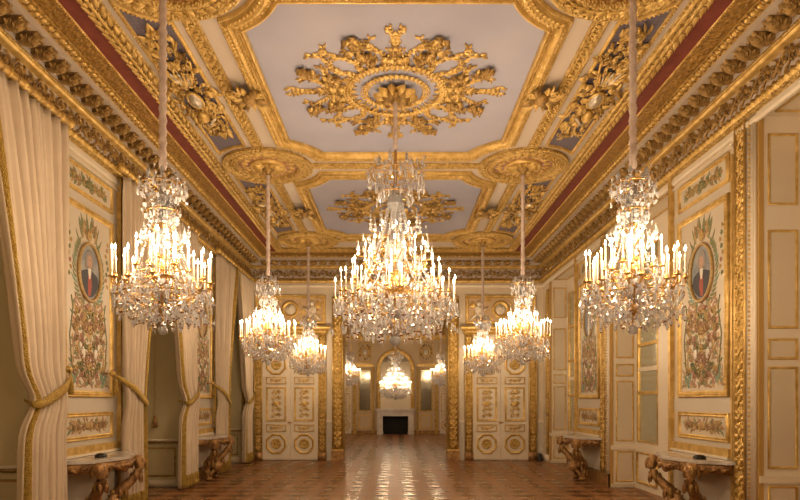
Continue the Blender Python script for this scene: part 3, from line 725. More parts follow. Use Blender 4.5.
for sg in (-1, 1):
    for j, (a, b) in enumerate(SEG[2:4]):
        y0 = a+.58; near = ('nearer', 'farther')[j]
        o = portrait_panel(sg, y0, (0 if sg < 0 else 2)+j)
        look = {(-1, 0): 'oval portrait panel with crimson waistcoat, between the two nearest curtains',
                (-1, 1): 'tall painted panel seen narrowly between curtains over the farther console, half hidden',
                (1, 0): 'oval portrait panel beside the carved gold strip, over the nearer console opposite the curtains',
                (1, 1): 'tall painted panel over the farther console on the wall without curtains'}[(sg, j)]
        tag(o, look, 'painted panel', 'portrait panels')
        o = small_panel(sg, y0, 4.35, 4.72, 1); tag(o, 'small green floral panel above the %s portrait, %s' % (near, sidel[sg]), 'painted panel', 'small floral panels')
        o = small_panel(sg, y0, 1.13, 1.50, 0); tag(o, 'small brown floral panel under the %s portrait, %s' % (near, sidel[sg]), 'painted panel', 'small floral panels')
        # structure around: carved strips, rail, dado
        fn = fr_side(sg, a); L = b-a
        root = empty('trim_%d' % n_tr, kind='structure'); n_tr += 1
        mb = MB(); lbox(mb, fn, (.175, .25, 0), (.415, 4.94, .04), GOLDC)
        for s_ in (.19, .40): lbox(mb, fn, (s_-.015, .25, 0), (s_+.015, 4.94, .05), GOLD)
        up = F((sg*HW, a+.295, 0), (0, 0, 1), (0, -1, 0), (-sg, 0, 0))
        along(mb, PIL, [(.3, 0), (4.9, 0)], .4, up, dh=.035, scale=.85); mb.build('carved_strip', root)
        mb = MB(); lbox(mb, fn, (L-.14, .25, 0), (L-.07, 4.94, .065), GOLD); lbox(mb, fn, (.51, .25, 0), (.54, 4.66, .02), GOLD); mb.build('plain_gilt_strip', root, False)
        mb = MB(); lbox(mb, fn, (.04, 0, 0), (.175, 4.94, .035), CREAM2)
        up2 = F((sg*HW, a+.10, 0), (0, 0, 1), (0, -1, 0), (-sg, 0, 0))
        along(mb, unit_bead(GOLD, .016), [(.3, 0), (4.9, 0)], .055, up2, dh=.033)
        lbox(mb, fn, (.0, 0, 0), (.04, 4.94, .035), CREAM2); mb.build('beaded_strip', root)
        mb = MB(); lbox(mb, fn, (.54, .95, 0), (L-.14, 1.06, .05), GOLD); lbox(mb, fn, (.54, .93, 0), (L-.14, .96, .065), CREAM2)
        mb.build('gilt_rail', root, False)
        mb = MB(); lbox(mb, fn, (.54, 0, 0), (L-.14, .93, .012), STONE); lbox(mb, fn, (.54, 1.06, 0), (L-.14, 1.13, .008), STONE)
        lbox(mb, fn, (.54, 1.5, 0), (L-.14, 1.7, .006), STONE); lbox(mb, fn, (.54, 4.22, 0), (L-.14, 4.35, .006), STONE); lbox(mb, fn, (.5, 4.74, 0), (L-.14, 4.78, .03), CREAM2); mb.build('grey_field', root, False)
        mb = MB(); lbox(mb, fn, (0, 0, 0), (L, .25, .045), ROSE if False else GILTWOOD); lbox(mb, fn, (0, .22, 0), (L, .25, .055), GOLDD)
        o = mb.build('baseboard_' + ('left' if sg < 0 else 'right'), None, False); o['kind'] = 'structure'
        
# corner piers next to the end wall
for sg in (-1, 1):
    fn = fr_side(sg, 16.6); mb = MB()
    lbox(mb, fn, (.04, .2, 0), (.22, 4.66, .03), GOLDC)
    up = F((sg*HW, 16.73, 0), (0, 0, 1), (0, -1, 0), (-sg, 0, 0)); along(mb, PIL, [(.3, 0), (4.62, 0)], .5, up, dh=.03, scale=.8)
    lbox(mb, fn, (.3, 1.3, 0), (.36, 4.5, .02), GOLD); lbox(mb, fn, (0, 0, 0), (.7, .2, .04), CREAM2)
    struct(mb, 'trim_%d' % n_tr, smooth=True); n_tr += 1

# niches: shutters (right), bare reveals (left)
wn = 1
for j, (a, b) in enumerate(NICH[1:]):
    # right: far reveal panels facing the camera
    root = empty('trim_%d' % n_tr, kind='structure'); n_tr += 1
    fn = F((HW, b, 0), (1, 0, 0), (0, 0, 1), (0, -1, 0))
    mb = MB(); lbox(mb, fn, (0, 0, 0), (.52, ZN, .02), CREAM2); lbox(mb, fn, (0, .72, .02), (.52, .80, .045), CREAM2); lbox(mb, fn, (0, 0, .02), (.52, .06, .05), CREAM)
    mb.build('shutter_board', root, False)
    for z0, z1 in ((.11, .69), (.88, 2.04), (2.12, 2.36), (2.47, 3.59), (3.87, 4.68)):
        mb = MB(); rectframe(mb, fn, .1, z0, .44, z1, .035, .03, GOLD, [(0, .6), (0, 1), (.3, 1.3), (.6, .9), (1, .7)]); lquad(mb, fn, .13, z0+.03, .41, z1-.03, .024, CREAM); mb.build('shutter_panel', root)
    mb = MB(); lbox(mb, fn, (-.005, 0, 0), (.05, ZN, .03), BRONZ); mb.build('gilt_edge', root, False)
    # soffit panel
    fs = F((HW, a, ZN), (0, 1, 0), (1, 0, 0), (0, 0, -1)); mb = MB(); rectframe(mb, fs, .15, .1, b-a-.15, .44, .03, .02, GOLD); mb.build('soffit_panel', root)
    # window in the niche
    wr = empty('window_%d' % wn, kind='structure'); wn += 1
    fb = F((HW+.52, a, 0), (0, 1, 0), (0, 0, 1), (-1, 0, 0)); L = b-a
    mb = MB(); lbox(mb, fb, (0, 0, 0), (L, .88, .05), CREAM2); lbox(mb, fb, (0, 4.5, 0), (L, ZN, .05), CREAM2)
    for s0, s1 in ((0, .22), (1.02, 1.55), (L-.14, L)): lbox(mb, fb, (s0, .88, 0), (s1, 4.5, .05), CREAM2)
    lbox(mb, fb, (.22, 2.2, 0), (1.02, 2.28, .04), CREAM2); lbox(mb, fb, (1.55, 2.2, 0), (L-.14, 2.28, .04), CREAM2)
    mb.build('window_frame', wr, False)
    for s0, s1 in ((.22, 1.02), (1.55, L-.14)):
        mb = MB(); lquad(mb, fb, s0, .88, s1, 4.5, .02, GLASS); mb.build('pane', wr, False)
        mb = MB(); rectframe(mb, fb, s0-.02, .86, s1+.02, 4.52, .05, .06, GOLD); mb.build('gilt_edge', wr)
        for z in (1.80, 2.70, 3.6): mb = MB(); lbox(mb, fb, (s0, z-.03, .02), (s1, z+.03, .05), GOLD); mb.build('gilt_bar', wr, False)
    for s0, s1 in ((.22, 1.02), (1.55, L-.14)):
        mb = MB(); rectframe(mb, fb, s0, .12, s1, .7, .04, .075, GOLD, [(0, .6), (0, 1), (.3, 1.2), (.6, .9), (1, .67)]); mb.build('dado_panel', wr)
    # left: dado moulding in the bare recess
    root = empty('trim_%d' % n_tr, kind='structure'); n_tr += 1
    fn = F((-HW-.95, b, 0), (1, 0, 0), (0, 0, 1), (0, -1, 0)); mb = MB()
    lbox(mb, fn, (0, .84, 0), (.95, .88, .03), GOLDD); lbox(mb, fn, (0, .88, 0), (.95, .92, .05), CREAM2); lbox(mb, fn, (0, 0, 0), (.95, .14, .03), CREAM)
    rectframe(mb, fn, .12, .2, .85, .76, .03, .02, GOLDD)
    fb = F((-HW-.95, a, 0), (0, 1, 0), (0, 0, 1), (1, 0, 0)); L = b-a
    lbox(mb, fb, (0, .84, 0), (L, .88, .03), GOLDD); rectframe(mb, fb, .15, .2, L-.15, .76, .03, .02, GOLDD); mb.build('dado_moulding', root)
    # casement bars on recess back
    wr = empty('window_%d' % wn, kind='structure'); wn += 1
    mb = MB(); rectframe(mb, fb, .25, .98, L-.25, 4.6, .05, .03, CREAM2); mb.build('window_frame', wr, False)

# ------------------------------------------------------------------ end wall
FB = F((0, YB, 0), (1, 0, 0), (0, 0, 1), (0, -1, 0))
def door_leaf(root, x0, x1, fn=FB, zt=3.45):
    mb = MB(); lbox(mb, fn, (x0+.004, .02, 0), (x1-.004, zt, .04), CREAM2); leaf = mb.build('door_leaf', root, False)
    cx = (x0+x1)/2; w = .56
    def octa(z, r):
        mb = MB()
        def oc(o): q = r-o; c = q*.42; return [(cx-q+c*.0, z-c), (cx-c, z-q), (cx+c, z-q), (cx+q, z-c), (cx+q, z+c), (cx+c, z+q), (cx-c, z+q), (cx-q, z+c)]
        loopframe(mb, [(oc(a), .04+h) for a, h in ((0, 0), (0, .02), (.02, .035), (.04, .02), (.06, .015), (.06, 0))], fn, GOLD)
        t = MB(); t.lathe([(.15, .03), (.14, .055), (.11, .06), (.09, .04), (.07, .045), (.04, .055), (0, .058)], 20, GOLDC, (cx, z, 0))
        for k in range(10): a = 2*PI*k/10; t.leaf(cx+.08*math.cos(a), z+.08*math.sin(a), a, .08, .035, .015, GOLD, .3, .045, 3)
        mb.stamp(t, fn); mb.build('octagon_boss', leaf)
    def rect(z0, z1, big):
        mb = MB(); ww = w/2; rectframe(mb, fn, cx-ww, z0, cx+ww, z1, .05 if big else .025, .03, GOLD, [(a, 1.3+c) for a, c in PROF])
        t = MB(); z = (z0+z1)/2
        if big:
            for k in (-2, -1, 0, 1, 2):
                for s_ in (-1, 1): t.spiral(cx+s_*.09, z+k*.16, .055, 1.2, 0, s_, .012, GOLD, .042, 9); t.leaf(cx, z+k*.16, PI/2+s_*.6, .14, .05, .02, GOLD, s_, .042, 3)
            t.flower(cx, z, .09, 8, GOLD, .045); t.flower(cx, z+.3, .05, 6, GOLD, .045)
        else:
            for s_ in (-1, 1): t.spiral(cx+s_*.12, z, .055, 1.2, 0, s_, .01, GOLD, .042, 9); t.leaf(cx, z, PI/2-s_*PI/2, .2, .05, .02, GOLD, s_*.8, .042)
            t.flower(cx, z, .06, 6, GOLD, .045)
        mb.stamp(t, fn); mb.build('leaf_panel', leaf)
    octa(.46, .28); rect(.80, 1.0, False); rect(1.09, 2.04, True); rect(2.12, 2.32, False); octa(2.66, .28); rect(3.0, 3.32, False)
    return leaf
dn_ = 1
for sg in (-1, 1):
    xc = sg*2.93
    root = empty('door_%d' % dn_, kind='structure'); dn_ += 1
    door_leaf(root, xc-.78, xc); door_leaf(root, xc, xc+.78)
    mb = MB(); t = MB(); t.blob((xc-.02, 1.06, .07), (.05, .025, .02), BRASS, 8, 4); t.tube([(xc-.02, 1.06, .04), (xc+.07, 1.06, .075)], .012, BRASS, 6); mb.stamp(t, FB); mb.build('door_handle', root)
    # carved casing
    for s_ in (-1, 1):
        x0, x1 = sorted((xc+s_*.78, xc+s_*1.0)); mb = MB(); lbox(mb, FB, (x0, 0, 0), (x1, 3.5, .06), GOLDC)
        for q in (x0+.015, x1-.015): lbox(mb, FB, (q-.015, 0, 0), (q+.015, 3.5, .08), GOLD)
        up = F(((x0+x1)/2, YB-.06, 0), (0, 0, 1), (1, 0, 0), (0, -1, 0)); along(mb, PIL, [(.25, 0), (3.45, 0)], .45, up, scale=.8); lbox(mb, FB, (x0-.01, 0, 0), (x1+.01, .22, .1), GILTWOOD)
        mb.build('door_casing', root)
    mb = MB(); t = MB(); pr = [(0, 3.5), (.08, 3.5), (.1, 3.56), (.2, 3.62), (.24, 3.66), (.24, 3.72), (0, 3.74)]
    v = []
    for h, z in pr: v += [(xc-1.0-h*.5, z, h), (xc+1.0+h*.5, z, h)]
    t.add(v, [(2*i, 2*i+1, 2*i+3, 2*i+2) for i in range(len(pr)-1)], GOLD); t.add(v, [tuple(range(0, 14, 2)), tuple(range(1, 15, 2))], GOLD); mb.stamp(t, FB)
    along(mb, LEAFR, [(xc-1.0, 3.58), (xc+1.0, 3.58)], .08, FB, scale=.8, dh=.14); mb.build('door_cornice', root)
    # over-door relief
    od = empty('overdoor_relief')
    tag(od, 'gilt framed relief of medallion and cherubs %s' % ('over the double door, curtained side' if sg < 0 else 'over the double door opposite the curtains'), 'relief', 'over-door reliefs')
    mb = MB(); rectframe(mb, FB, xc-.98, 3.78, xc+.98, 4.60, .09, .06, GOLD); mb.build('gilt_frame', od)
    mb = MB(); lquad(mb, FB, xc-.92, 3.84, xc+.92, 4.54, .012, TAN); mb.build('relief_ground', od, False)
    t = MB(); mx_ = xc
    t.lathe([(.24, .012), (.24, .05), (.2, .065), (.17, .04), (.15, .03)], 28, GOLD, (mx_-sg*.0, 4.2, 0)); t.blob((mx_, 4.2, .02), (.15, .15, .015), CREAM2, 16, 5)
    t.blob((mx_+.0, 4.23, .06), (.06, .07, .03), CREAM2, 10, 5)
    random.seed(8)
    for s_ in (-1, 1):
        fx = xc+s_*.6
        t.blob((fx, 4.36, .05), (.065, .075, .05), CREAM2, 10, 6); t.blob((fx+s_*.03, 4.17, .05), (.10, .15, .05), CREAM2, 10, 6)
        t.tube([(fx, 4.24, .07), (fx-s_*.12, 4.18, .08), (fx-s_*.24, 4.26, .06)], [.04, .034, .022], CREAM2, 6)
        t.tube([(fx+s_*.03, 4.08, .06), (fx-s_*.10, 3.99, .08), (fx-s_*.22, 3.92, .05)], [.055, .045, .025], CREAM2, 6)
        t.tube([(fx+s_*.05, 4.08, .05), (fx+s_*.16, 3.98, .06), (fx+s_*.24, 3.91, .04)], [.055, .042, .022], CREAM2, 6)
        for k in range(5): t.leaf(fx+s_*.08, 4.26, (0 if s_ > 0 else PI)+s_*(.2+.22*k), .22, .06, .03, GOLD, .2, .02)
        for k in range(26): t.leaf(xc+s_*U(.22, .85), U(3.88, 4.45), U(0, 6.28), U(.07, .15), .05, .02, GOLD, U(-1, 1), .012, 3)
        for k in range(4): t.spiral(xc+s_*(.3+.13*k), 3.93+.04*(k % 2), .06, 1.2, 0, s_, .012, GOLD, .01, 9)
    mb = MB(); mb.stamp(t, FB); mb.build('relief_figures', od)
    # dado beside the doors
    x0, x1 = sorted((sg*3.93, sg*HW)); mb = MB(); lbox(mb, FB, (x0, 0, 0), (x1, 1.08, .015), STONE); lbox(mb, FB, (x0, 1.05, 0), (x1, 1.12, .04), CREAM2)
    x0, x1 = sorted((sg*1.76, sg*1.93)); lbox(mb, FB, (x0, 0, 0), (x1, 1.08, .015), STONE); lbox(mb, FB, (x0, 1.05, 0), (x1, 1.12, .04), CREAM2)
    struct(mb, 'trim_%d' % n_tr); n_tr += 1
    # carved pilaster of the opening
    root = empty('trim_%d' % n_tr, kind='structure'); n_tr += 1
    x0, x1 = sorted((sg*OW, sg*1.76)); mb = MB(); lbox(mb, FB, (x0, .3, 0), (x1, OH+.1, .10), GOLDC)
    for q in (x0+.02, x1-.02): lbox(mb, FB, (q-.02, .3, 0), (q+.02, OH+.1, .125), GOLD)
    up = F(((x0+x1)/2, YB-.10, 0), (0, 0, 1), (1, 0, 0), (0, -1, 0)); along(mb, PIL, [(.35, 0), (OH, 0)], .55, up, scale=1.1); mb.build('carved_pilaster', root)
    mb = MB(); lbox(mb, FB, (x0-.02, 0, 0), (x1+.02, .3, .14), GILTWOOD); lbox(mb, FB, (x0-.02, .27, 0), (x1+.02, .31, .155), GOLD); mb.build('plinth', root, False)
    mb = MB(); x_in = sg*OW; fj = F((x_in, YB, 0), (0, 1, 0), (0, 0, 1), (-sg, 0, 0)); lbox(mb, fj, (.03, .05, 0), (TH-.03, OH, .015), GOLDC)
    mb.build('gilt_jamb', root, False)
mb = MB(); lbox(mb, FB, (-OW-.31, OH, 0), (OW+.31, OH+.1, .13), GOLD); along(mb, LEAFR, [(-1.6, OH+.05), (1.6, OH+.05)], .1, FB, dh=.12); struct(mb, 'trim_%d' % n_tr, smooth=True); n_tr += 1

# ------------------------------------------------------------------ second room: end wall with chimneypiece
FE = F((0, YE, 0), (1, 0, 0), (0, 0, 1), (0, -1, 0))
fp = empty('fireplace', (0, YE, 0), 'pale marble fireplace with black hearth at the end of the far room', 'fireplace')
def loc(mb): return mb
def bpart(name, boxes, mt, parent, off=(0, YE, 0), smooth=False):
    mb = MB()
    for a, b in boxes: mb.box(a, b, mt)
    return mb.build(name, parent, smooth)
bpart('mantel_shelf', [((-1.0, -.42, 1.18), (1.0, 0, 1.27)), ((-.95, -.37, 1.13), (.95, 0, 1.18))], MARBLEW, fp)
bpart('mantel_frieze', [((-.9, -.32, .90), (.9, 0, 1.13))], MARBLEW, fp)
for s_ in (-1, 1):
    x0, x1 = sorted((s_*.63, s_*.9)); bpart('mantel_jamb', [((x0, -.32, 0), (x1, 0, .90)), ((x0-.02, -.35, 0), (x1+.02, 0, .14)), ((x0+.06, -.335, .2), (x1-.06, -.31, .82))], MARBLEW, fp)
bpart('firebox', [((-.63, -.05, 0), (.63, -.01, .9)), ((-.63, -.3, .003), (.63, 0, .02)), ((-.63, -.3, 0), (-.61, 0, .9)), ((.61, -.3, 0), (.63, 0, .9))], SOOT, fp)
om = empty('overmantel_mirror', (0, YE, 1.27), 'tall arched gilt mirror standing above the far marble fireplace', 'mirror')
def arch(o, n=16): 
    w = .95-o; zt = 2.02
    return [(-w, o*0), (w, 0)]+[(w*math.cos(PI*k/n), zt+w*math.sin(PI*k/n)) for k in range(n+1)]
fm = F((0, 0, 0), (1, 0, 0), (0, 0, 1), (0, -1, 0))
mb = MB(); loopframe(mb, [(arch(a), h) for a, h in ((0, 0), (0, .1), (.06, .13), (.12, .08), (.17, .1), (.2, .04))], fm, GOLD)
pts = arch(.06)[1:]; along(mb, LEAFR, pts, .12, fm, dh=.12)
for s_ in (-1, 1):
    up = F((s_*.87, -.1, 0), (0, 0, 1), (1, 0, 0), (0, -1, 0)); along(mb, PIL, [(.05, 0), (2.0, 0)], .5, up, scale=.7)
mb.build('gilt_frame', om)
mb = MB(); t = MB(); t.quad([(p[0], p[1], .03) for p in arch(.18)], MIRROR); mb.stamp(t, fm); mb.build('mirror_glass', om, False)
mb = MB(); t = MB(); t.fan(0, 2.9, PI/2, .3, .12, .06, 7, 1.3, GOLD, .12); t.blob((0, 2.95, .14), (.12, .1, .07), GOLD, 8, 5)
mb.stamp(t, fm); mb.build('crest', om)
for s_ in (-1, 1):
    root = empty('trim_%d' % n_tr, kind='structure'); n_tr += 1
    x0, x1 = sorted((s_*1.2, s_*1.86))
    mb = MB(); rectframe(mb, FE, x0, 1.12, x1, 3.25, .06, .05, GOLD); mb.build('gilt_frame', root)
    mb = MB(); lquad(mb, FE, x0+.05, 1.17, x1-.05, 3.2, .02, MIRROR2); mb.build('mirror_glass', root, False)
    mb = MB(); rectframe(mb, FE, x0+.02, .25, x1-.02, .95, .06, .04, GOLD); mb.build('dado_panel', root)
    mb = MB(); t = MB(); xc = (x0+x1)/2
    rectframe(mb, FE, x0, 3.6, x1, 4.6, .05, .04, GOLD)
    t.lathe([(.24, .0), (.24, .04), (.2, .05), (.16, .02)], 20, GOLD, (xc, 4.1, 0)); t.blob((xc, 4.1, .02), (.16, .2, .03), SILVER, 12, 5)
    for k in range(24): a = U(0, 6.3); t.leaf(xc+.22*math.cos(a), 4.1+.3*math.sin(a), a, .12, .07, .03, GOLDD, .5, .01, 3)
    mb.stamp(t, FE); mb.build('medallion_relief', root)
    x0, x1 = sorted((s_*1.95, s_*2.12)); mb = MB(); lbox(mb, FE, (x0, 0, 0), (x1, 3.35, .08), GOLDC); lbox(mb, FE, (min(s_*1.1, s_*2.2), 3.35, 0), (max(s_*1.1, s_*2.2), 3.5, .12), GOLD)
    x0, x1 = sorted((s_*1.05, s_*1.15)); lbox(mb, FE, (x0, 0, 0), (x1, 3.35, .05), GOLDC)
    mb.build('gilt_pilaster', root, False)
    mb = MB(); lbox(mb, FE, (min(s_*.9, s_*4.1), 0, 0), (max(s_*.9, s_*4.1), .18, .03), GILTWOOD); mb.build('skirting', root, False)
    dr = empty('door_%d' % dn_, kind='structure'); dn_ += 1
    for q in (0, 1):
        x0, x1 = sorted((s_*(2.2+.7*q), s_*(2.9+.7*q))); door_leaf(dr, x0, x1, FE, 3.3)
    mb = MB(); rectframe(mb, FE, min(s_*2.2, s_*3.6), 3.75, max(s_*2.2, s_*3.6), 4.6, .08, .05, GOLD)
    t = MB()
    for k in range(40): t.leaf(s_*U(2.4, 3.4), U(3.85, 4.5), U(0, 6.28), U(.08, .2), .07, .03, random.choice((GOLD, GOLDD)), U(-1, 1), .01, 3)
    mb.stamp(t, FE); lbox(mb, FE, (min(s_*2.14, s_*3.66), 3.5, 0), (max(s_*2.14, s_*3.66), 3.62, .14), GOLD); mb.build('overdoor', dr)

# ------------------------------------------------------------------ curtains (left)
def curtain(y_in, y_out, y_tie, label, ztie=1.64):
    """y_in: edge at the window middle (top), y_out: outer edge, y_tie: inner edge at the tie"""
    zt = 4.93; d = 1 if y_out > y_in else -1
    root = empty('curtain', (-3.93, y_out, 0), label, 'curtain', 'silk curtains at the tall windows')
    ph = R()*6; nf = 8; X0 = -3.93
    def edge(z):
        if z >= ztie:
            u = (z-ztie)/(zt-ztie); return y_tie+(y_in-y_tie)*(u**1.35)
        u = (ztie-z)/ztie; return y_tie-(.02*d)*(u**.7)
    def pt(p, z, off=0):
        e = edge(z); w = abs(e-y_out); amp = .055 if w > .9 else .05
        k = math.exp(-((z-ztie)/.22)**2)
        y = y_out+(e-y_out)*p*(1-.16*k)
        if z > 4.8: amp *= .8
        x = X0-.025+amp*math.sin(2*PI*nf*p+ph+.5*math.sin(z*1.1+p*5))*(1-.35*k)+.03*math.sin(2*PI*nf*2.3*p+ph*2+z*.6)+.05*k+off
        return (x-(-3.93), y-y_out, z)
    zs = [.03+(zt-.03)*i/44 for i in range(45)]
    def sheet(ps, zz, mt, off, name, solid=.006):
        mb = MB(); v = []; n = len(ps)
        for z in zz:
            for p in ps: v.append(pt(p, z, off))
        mb.add(v, [(i*n+j, i*n+j+1, (i+1)*n+j+1, (i+1)*n+j) for i in range(len(zz)-1) for j in range(n-1)], mt)
        return mb.build(name, root, True, solid)
    sheet([j/110 for j in range(111)], zs, IVORY, 0, 'cloth')
    sheet([.89+.085*j/8 for j in range(9)], zs, BRAID, .012, 'gold_border', .008)
    sheet([j/110*.9 for j in range(111)], [.035+.23*j/4 for j in range(5)], BRAID, .012, 'hem_border', .008)
    # tieback: band wrapped around the gathered cloth, then up to the hook on the wall
    mb = MB(); ws = (y_tie-y_out)*.84
    n = 22; rows_ = []
    hook = (-HW+3.93+.04, .24*d, ztie+.40)
    for k in range(n+1):
        u = k/n
        if u < .62:
            q = u/.62; y = hook[1]+.02*d+(ws+.06*(-d)-hook[1])*q; x = hook[0]+.04+(.24-.04*q)*min(1, q*2.2)**.7; z = hook[2]-.44*(1-(1-q)**1.25)
        else:
            q = (u-.62)/.38; y = ws-.05*d+(.35*(-ws))*q; x = .06-.24*q; z = ztie-.03+.05*q
        rows_.append((x, y, z))
    v = []
    for k, (x, y, z) in enumerate(rows_):
        w = .016+.045*math.sin(PI*min(1, .08+k/n*1.15))**1.5; v += [(x, y, z-w), (x+.008, y, z), (x, y, z+w)]
    mb.add(v, [q for i in range(n) for q in ((3*i, 3*i+3, 3*i+4, 3*i+1), (3*i+1, 3*i+4, 3*i+5, 3*i+2))], BRAID)
    mb.build('tieback', root, True, .010)
    mb = MB(); mb.lathe([(0, 0), (.045, .0), (.05, .015), (.03, .03), (.035, .045), (0, .05)], 12, GOLD)
    h2 = MB(); h2.stamp(mb, lambda V: np.stack([V[:, 2]+hook[0]+.05, V[:, 0]+hook[1], V[:, 1]+hook[2]], 1)); h2.tube([(-HW+3.93, hook[1], hook[2]), (hook[0]+.08, hook[1], hook[2])], .014, GOLD, 6); h2.build('tieback_hook', root)
    # tassel
    mb = MB(); mb.lathe([(0, .1), (.02, .09), (.028, .06), (.018, .04), (.034, .0), (.04, -.13), (0, -.13)], 10, BRAID, (hook[0]+.10, hook[1]-.02*d, hook[2]-.18)); mb.tube([(hook[0]+.08, hook[1], hook[2]), (hook[0]+.10, hook[1]-.02*d, hook[2]-.09)], .008, BRAID, 5); mb.build('tassel', root)
    # rings of gathered heading
    return root
curtain(5.75, 7.38, 6.55, 'largest ivory curtain with gold braid, tied back just before the nearest portrait')
curtain(10.6, 9.04, 9.75, 'ivory curtain just behind the nearest portrait, at the near edge of the second window')
curtain(10.6, 12.22, 11.45, 'ivory curtain at the far edge of the second window, just before the farther console')
curtain(15.38, 13.85, 14.62, 'ivory curtain just past the farther console on the curtained wall')
curtain(15.38, 17.02, 16.2, 'ivory curtain next to the end wall corner')
for j, (a, b) in enumerate(NICH[1:]):
    mb = MB(); mb.tube([(-3.94, a-.38, 5.0), (-3.94, b+.40, 5.0)], .05, GOLD, 10)
    n = 26
    for k in range(n): y = a-.3+(b-a+.6)*(k+.5)/n; mb.blob((-3.94, y, 5.0), (.065, .03, .065), GOLD if k % 2 else GOLDD, 8, 5)
    for y in (a-.4, b+.42): mb.blob((-3.94, y, 5.0), (.07, .05, .07), GOLD, 10, 6); mb.tube([(-HW, y, 5.0), (-3.94, y, 5.0)], .02, GOLD, 6)
    tag(mb.build('curtain_rod'), 'carved gilt curtain pole over the %s curtained window' % ('nearest', 'second', 'last')[j], 'curtain pole', 'curtain poles')
# bell pull in the second recess
mb = MB(); mb.tube([(0, 0, 0), (0, 0, 2.6)], .006, BRAID, 5); mb.lathe([(0, .12), (.02, .11), (.035, .08), (.02, .05), (.045, .0), (.05, -.1), (0, -.1)], 10, GILTWOOD, (0, 0, -.05))
o = mb.build('cord_tassel'); o.location = (-4.6, 11.86, 1.3); tag(o, 'brown tassel on a thin cord hanging in the second window recess between curtains', 'tassel')

# ------------------------------------------------------------------ console tables
def console():
    root = empty('console_table')
    # local: s along wall (-.95..0.95), depth outwards 0...65, z up ; built facing -X side wall: x = depth
    def outline(k=1.0, n=28):
        pts = []
        for i in range(n+1):
            s = -.80+1.60*i/n; q = abs(s)/.80
            dpt = (.46+.07*math.cos(s*5.2)) if abs(s) < .6 else .459-.42*((abs(s)-.6)/.2)**.8
            pts.append((max(.02, dpt)*k, s*k))
        return [(0, -.80*k)]+pts+[(0, .80*k)]
    mb = MB()
    for z0, z1, k in ((.88, .905, 1.0), (.905, .925, .985)):
        o = outline(k); n = len(o); mb.add([(x, y, z0) for x, y in o]+[(x, y, z1) for x, y in o], [tuple(range(n))[::-1], tuple(range(n, 2*n))]+[(i, (i+1) % n, n+(i+1) % n, n+i) for i in range(n)], MARBLE)
    mb.build('marble_top', root, False)
    mb = MB(); o = outline(.95); n = len(o); v = []
    for i, (x, y) in enumerate(o):
        drop = .74-.03*math.cos(y*14)
        v += [(x, y, .88), (x+.012, y, .84), (x-.01, y, drop)]
    mb.add(v, [q for i in range(1, n-2) for q in ((3*i, 3*i+3, 3*i+4, 3*i+1), (3*i+1, 3*i+4, 3*i+5, 3*i+2))], GILTWOOD)
    random.seed(2)
    for i in range(1, n-2):
        x, y = o[i]; x2, y2 = o[i+1]; a = math.atan2(y2-y, x2-x)
        t = MB(); t.leaf(0, 0, U(-.4, .4), .09, .05, .02, GILTWOOD, U(-1, 1), .0, 3); t.spiral(.02, -.01, .022, 1.1, 0, 1, .006, GOLDD, 0, 7, False)
        nx, ny = math.sin(a), -math.cos(a)
        if nx*x+ny*y < 0: nx, ny = -nx, -ny
        mb.stamp(t, F((x+nx*.008, y+ny*.008, .81), (math.cos(a), math.sin(a), 0), (0, 0, 1), (nx, ny, 0)))
    mb.build('carved_apron', root, True, .01)
    def leg(s0, d0, s1, d1):
        mb = MB(); P = []; rr = []
        dx, dy = d1-d0, s1-s0
        for i in range(17):
            u = i/16; z = .86-.80*u
            w = .10*math.sin(2*PI*u*.95+.25)       # S curve out then in
            q = u**1.2
            P.append((d0+dx*q+w*.9, s0+dy*q+ (w*.5 if s0 > 0 else -w*.5 if s0 < 0 else 0), z)); rr.append(.075*(1-.5*u)+.022*math.exp(-((u-.55)/.1)**2))
        mb.tube(P, rr, GILTWOOD, 8)
        for i in (1, 5, 9, 13):
            for a in range(5):
                q = 2*PI*a/5; x, y, z = P[i]; r = rr[i]
                t = MB(); t.leaf(0, 0, PI/2*-1, .15, .05, .03, GOLDD if a % 2 else GILTWOOD, 0, 0, 4)
                mb.stamp(t, F((x+r*math.cos(q), y+r*math.sin(q), z+.04), (-math.sin(q), math.cos(q), 0), (0, 0, 1), (math.cos(q), math.sin(q), 0)))
        x, y, z = P[0]; mb.blob((x+.01, y, z-.04), (.075, .075, .07), GILTWOOD, 10, 6); mb.tube([(x+.04+.04*math.cos(q), y, z-.05+.05*math.sin(q)) for q in [k*.8 for k in range(8)]], .016, GOLDD, 5)
        x, y, z = P[-1]; mb.blob((x, y, .04), (.075, .06, .045), GILTWOOD, 10, 5)
        mb.build('leg', root)
    leg(.56, .38, .24, .22); leg(-.56, .38, -.24, .22)
    mb = MB(); mb.tube([(.22, -.24, .10), (.26, -.14, .17), (.28, 0, .2), (.26, .14, .17), (.22, .24, .10)], .035, GILTWOOD, 8)
    mb.lathe([(.0, .12), (.05, .13), (.09, .18), (.11, .24), (.09, .3), (.05, .33), (.06, .36), (.0, .38)], 14, GILTWOOD, (.32, 0, .04)); mb.blob((.32, 0, .44), .035, GOLDD, 8, 5)
    mb.build('stretcher_urn', root)
    return root
con = console()
CL = {(-1, 0): 'gilded console table with marble top under the nearer portrait between the curtains', (-1, 1): 'gilded console table between curtains, farther one on the curtained wall',
      (1, 0): 'gilded console table with marble top beside the nearest carved gold strip, opposite the curtains', (1, 1): 'farther gilded console table on the wall without curtains, its curled legs in full view'}
for k, (sg, j) in enumerate(CL):
    o = con if k == 0 else copy_tree(con)
    y = (8.22, 13.05)[j]; o.location = (sg*(HW-.045), y, 0); o.rotation_euler = (0, 0, 0 if sg < 0 else PI)
    tag(o, CL[(sg, j)], 'console table', 'gilded console tables')
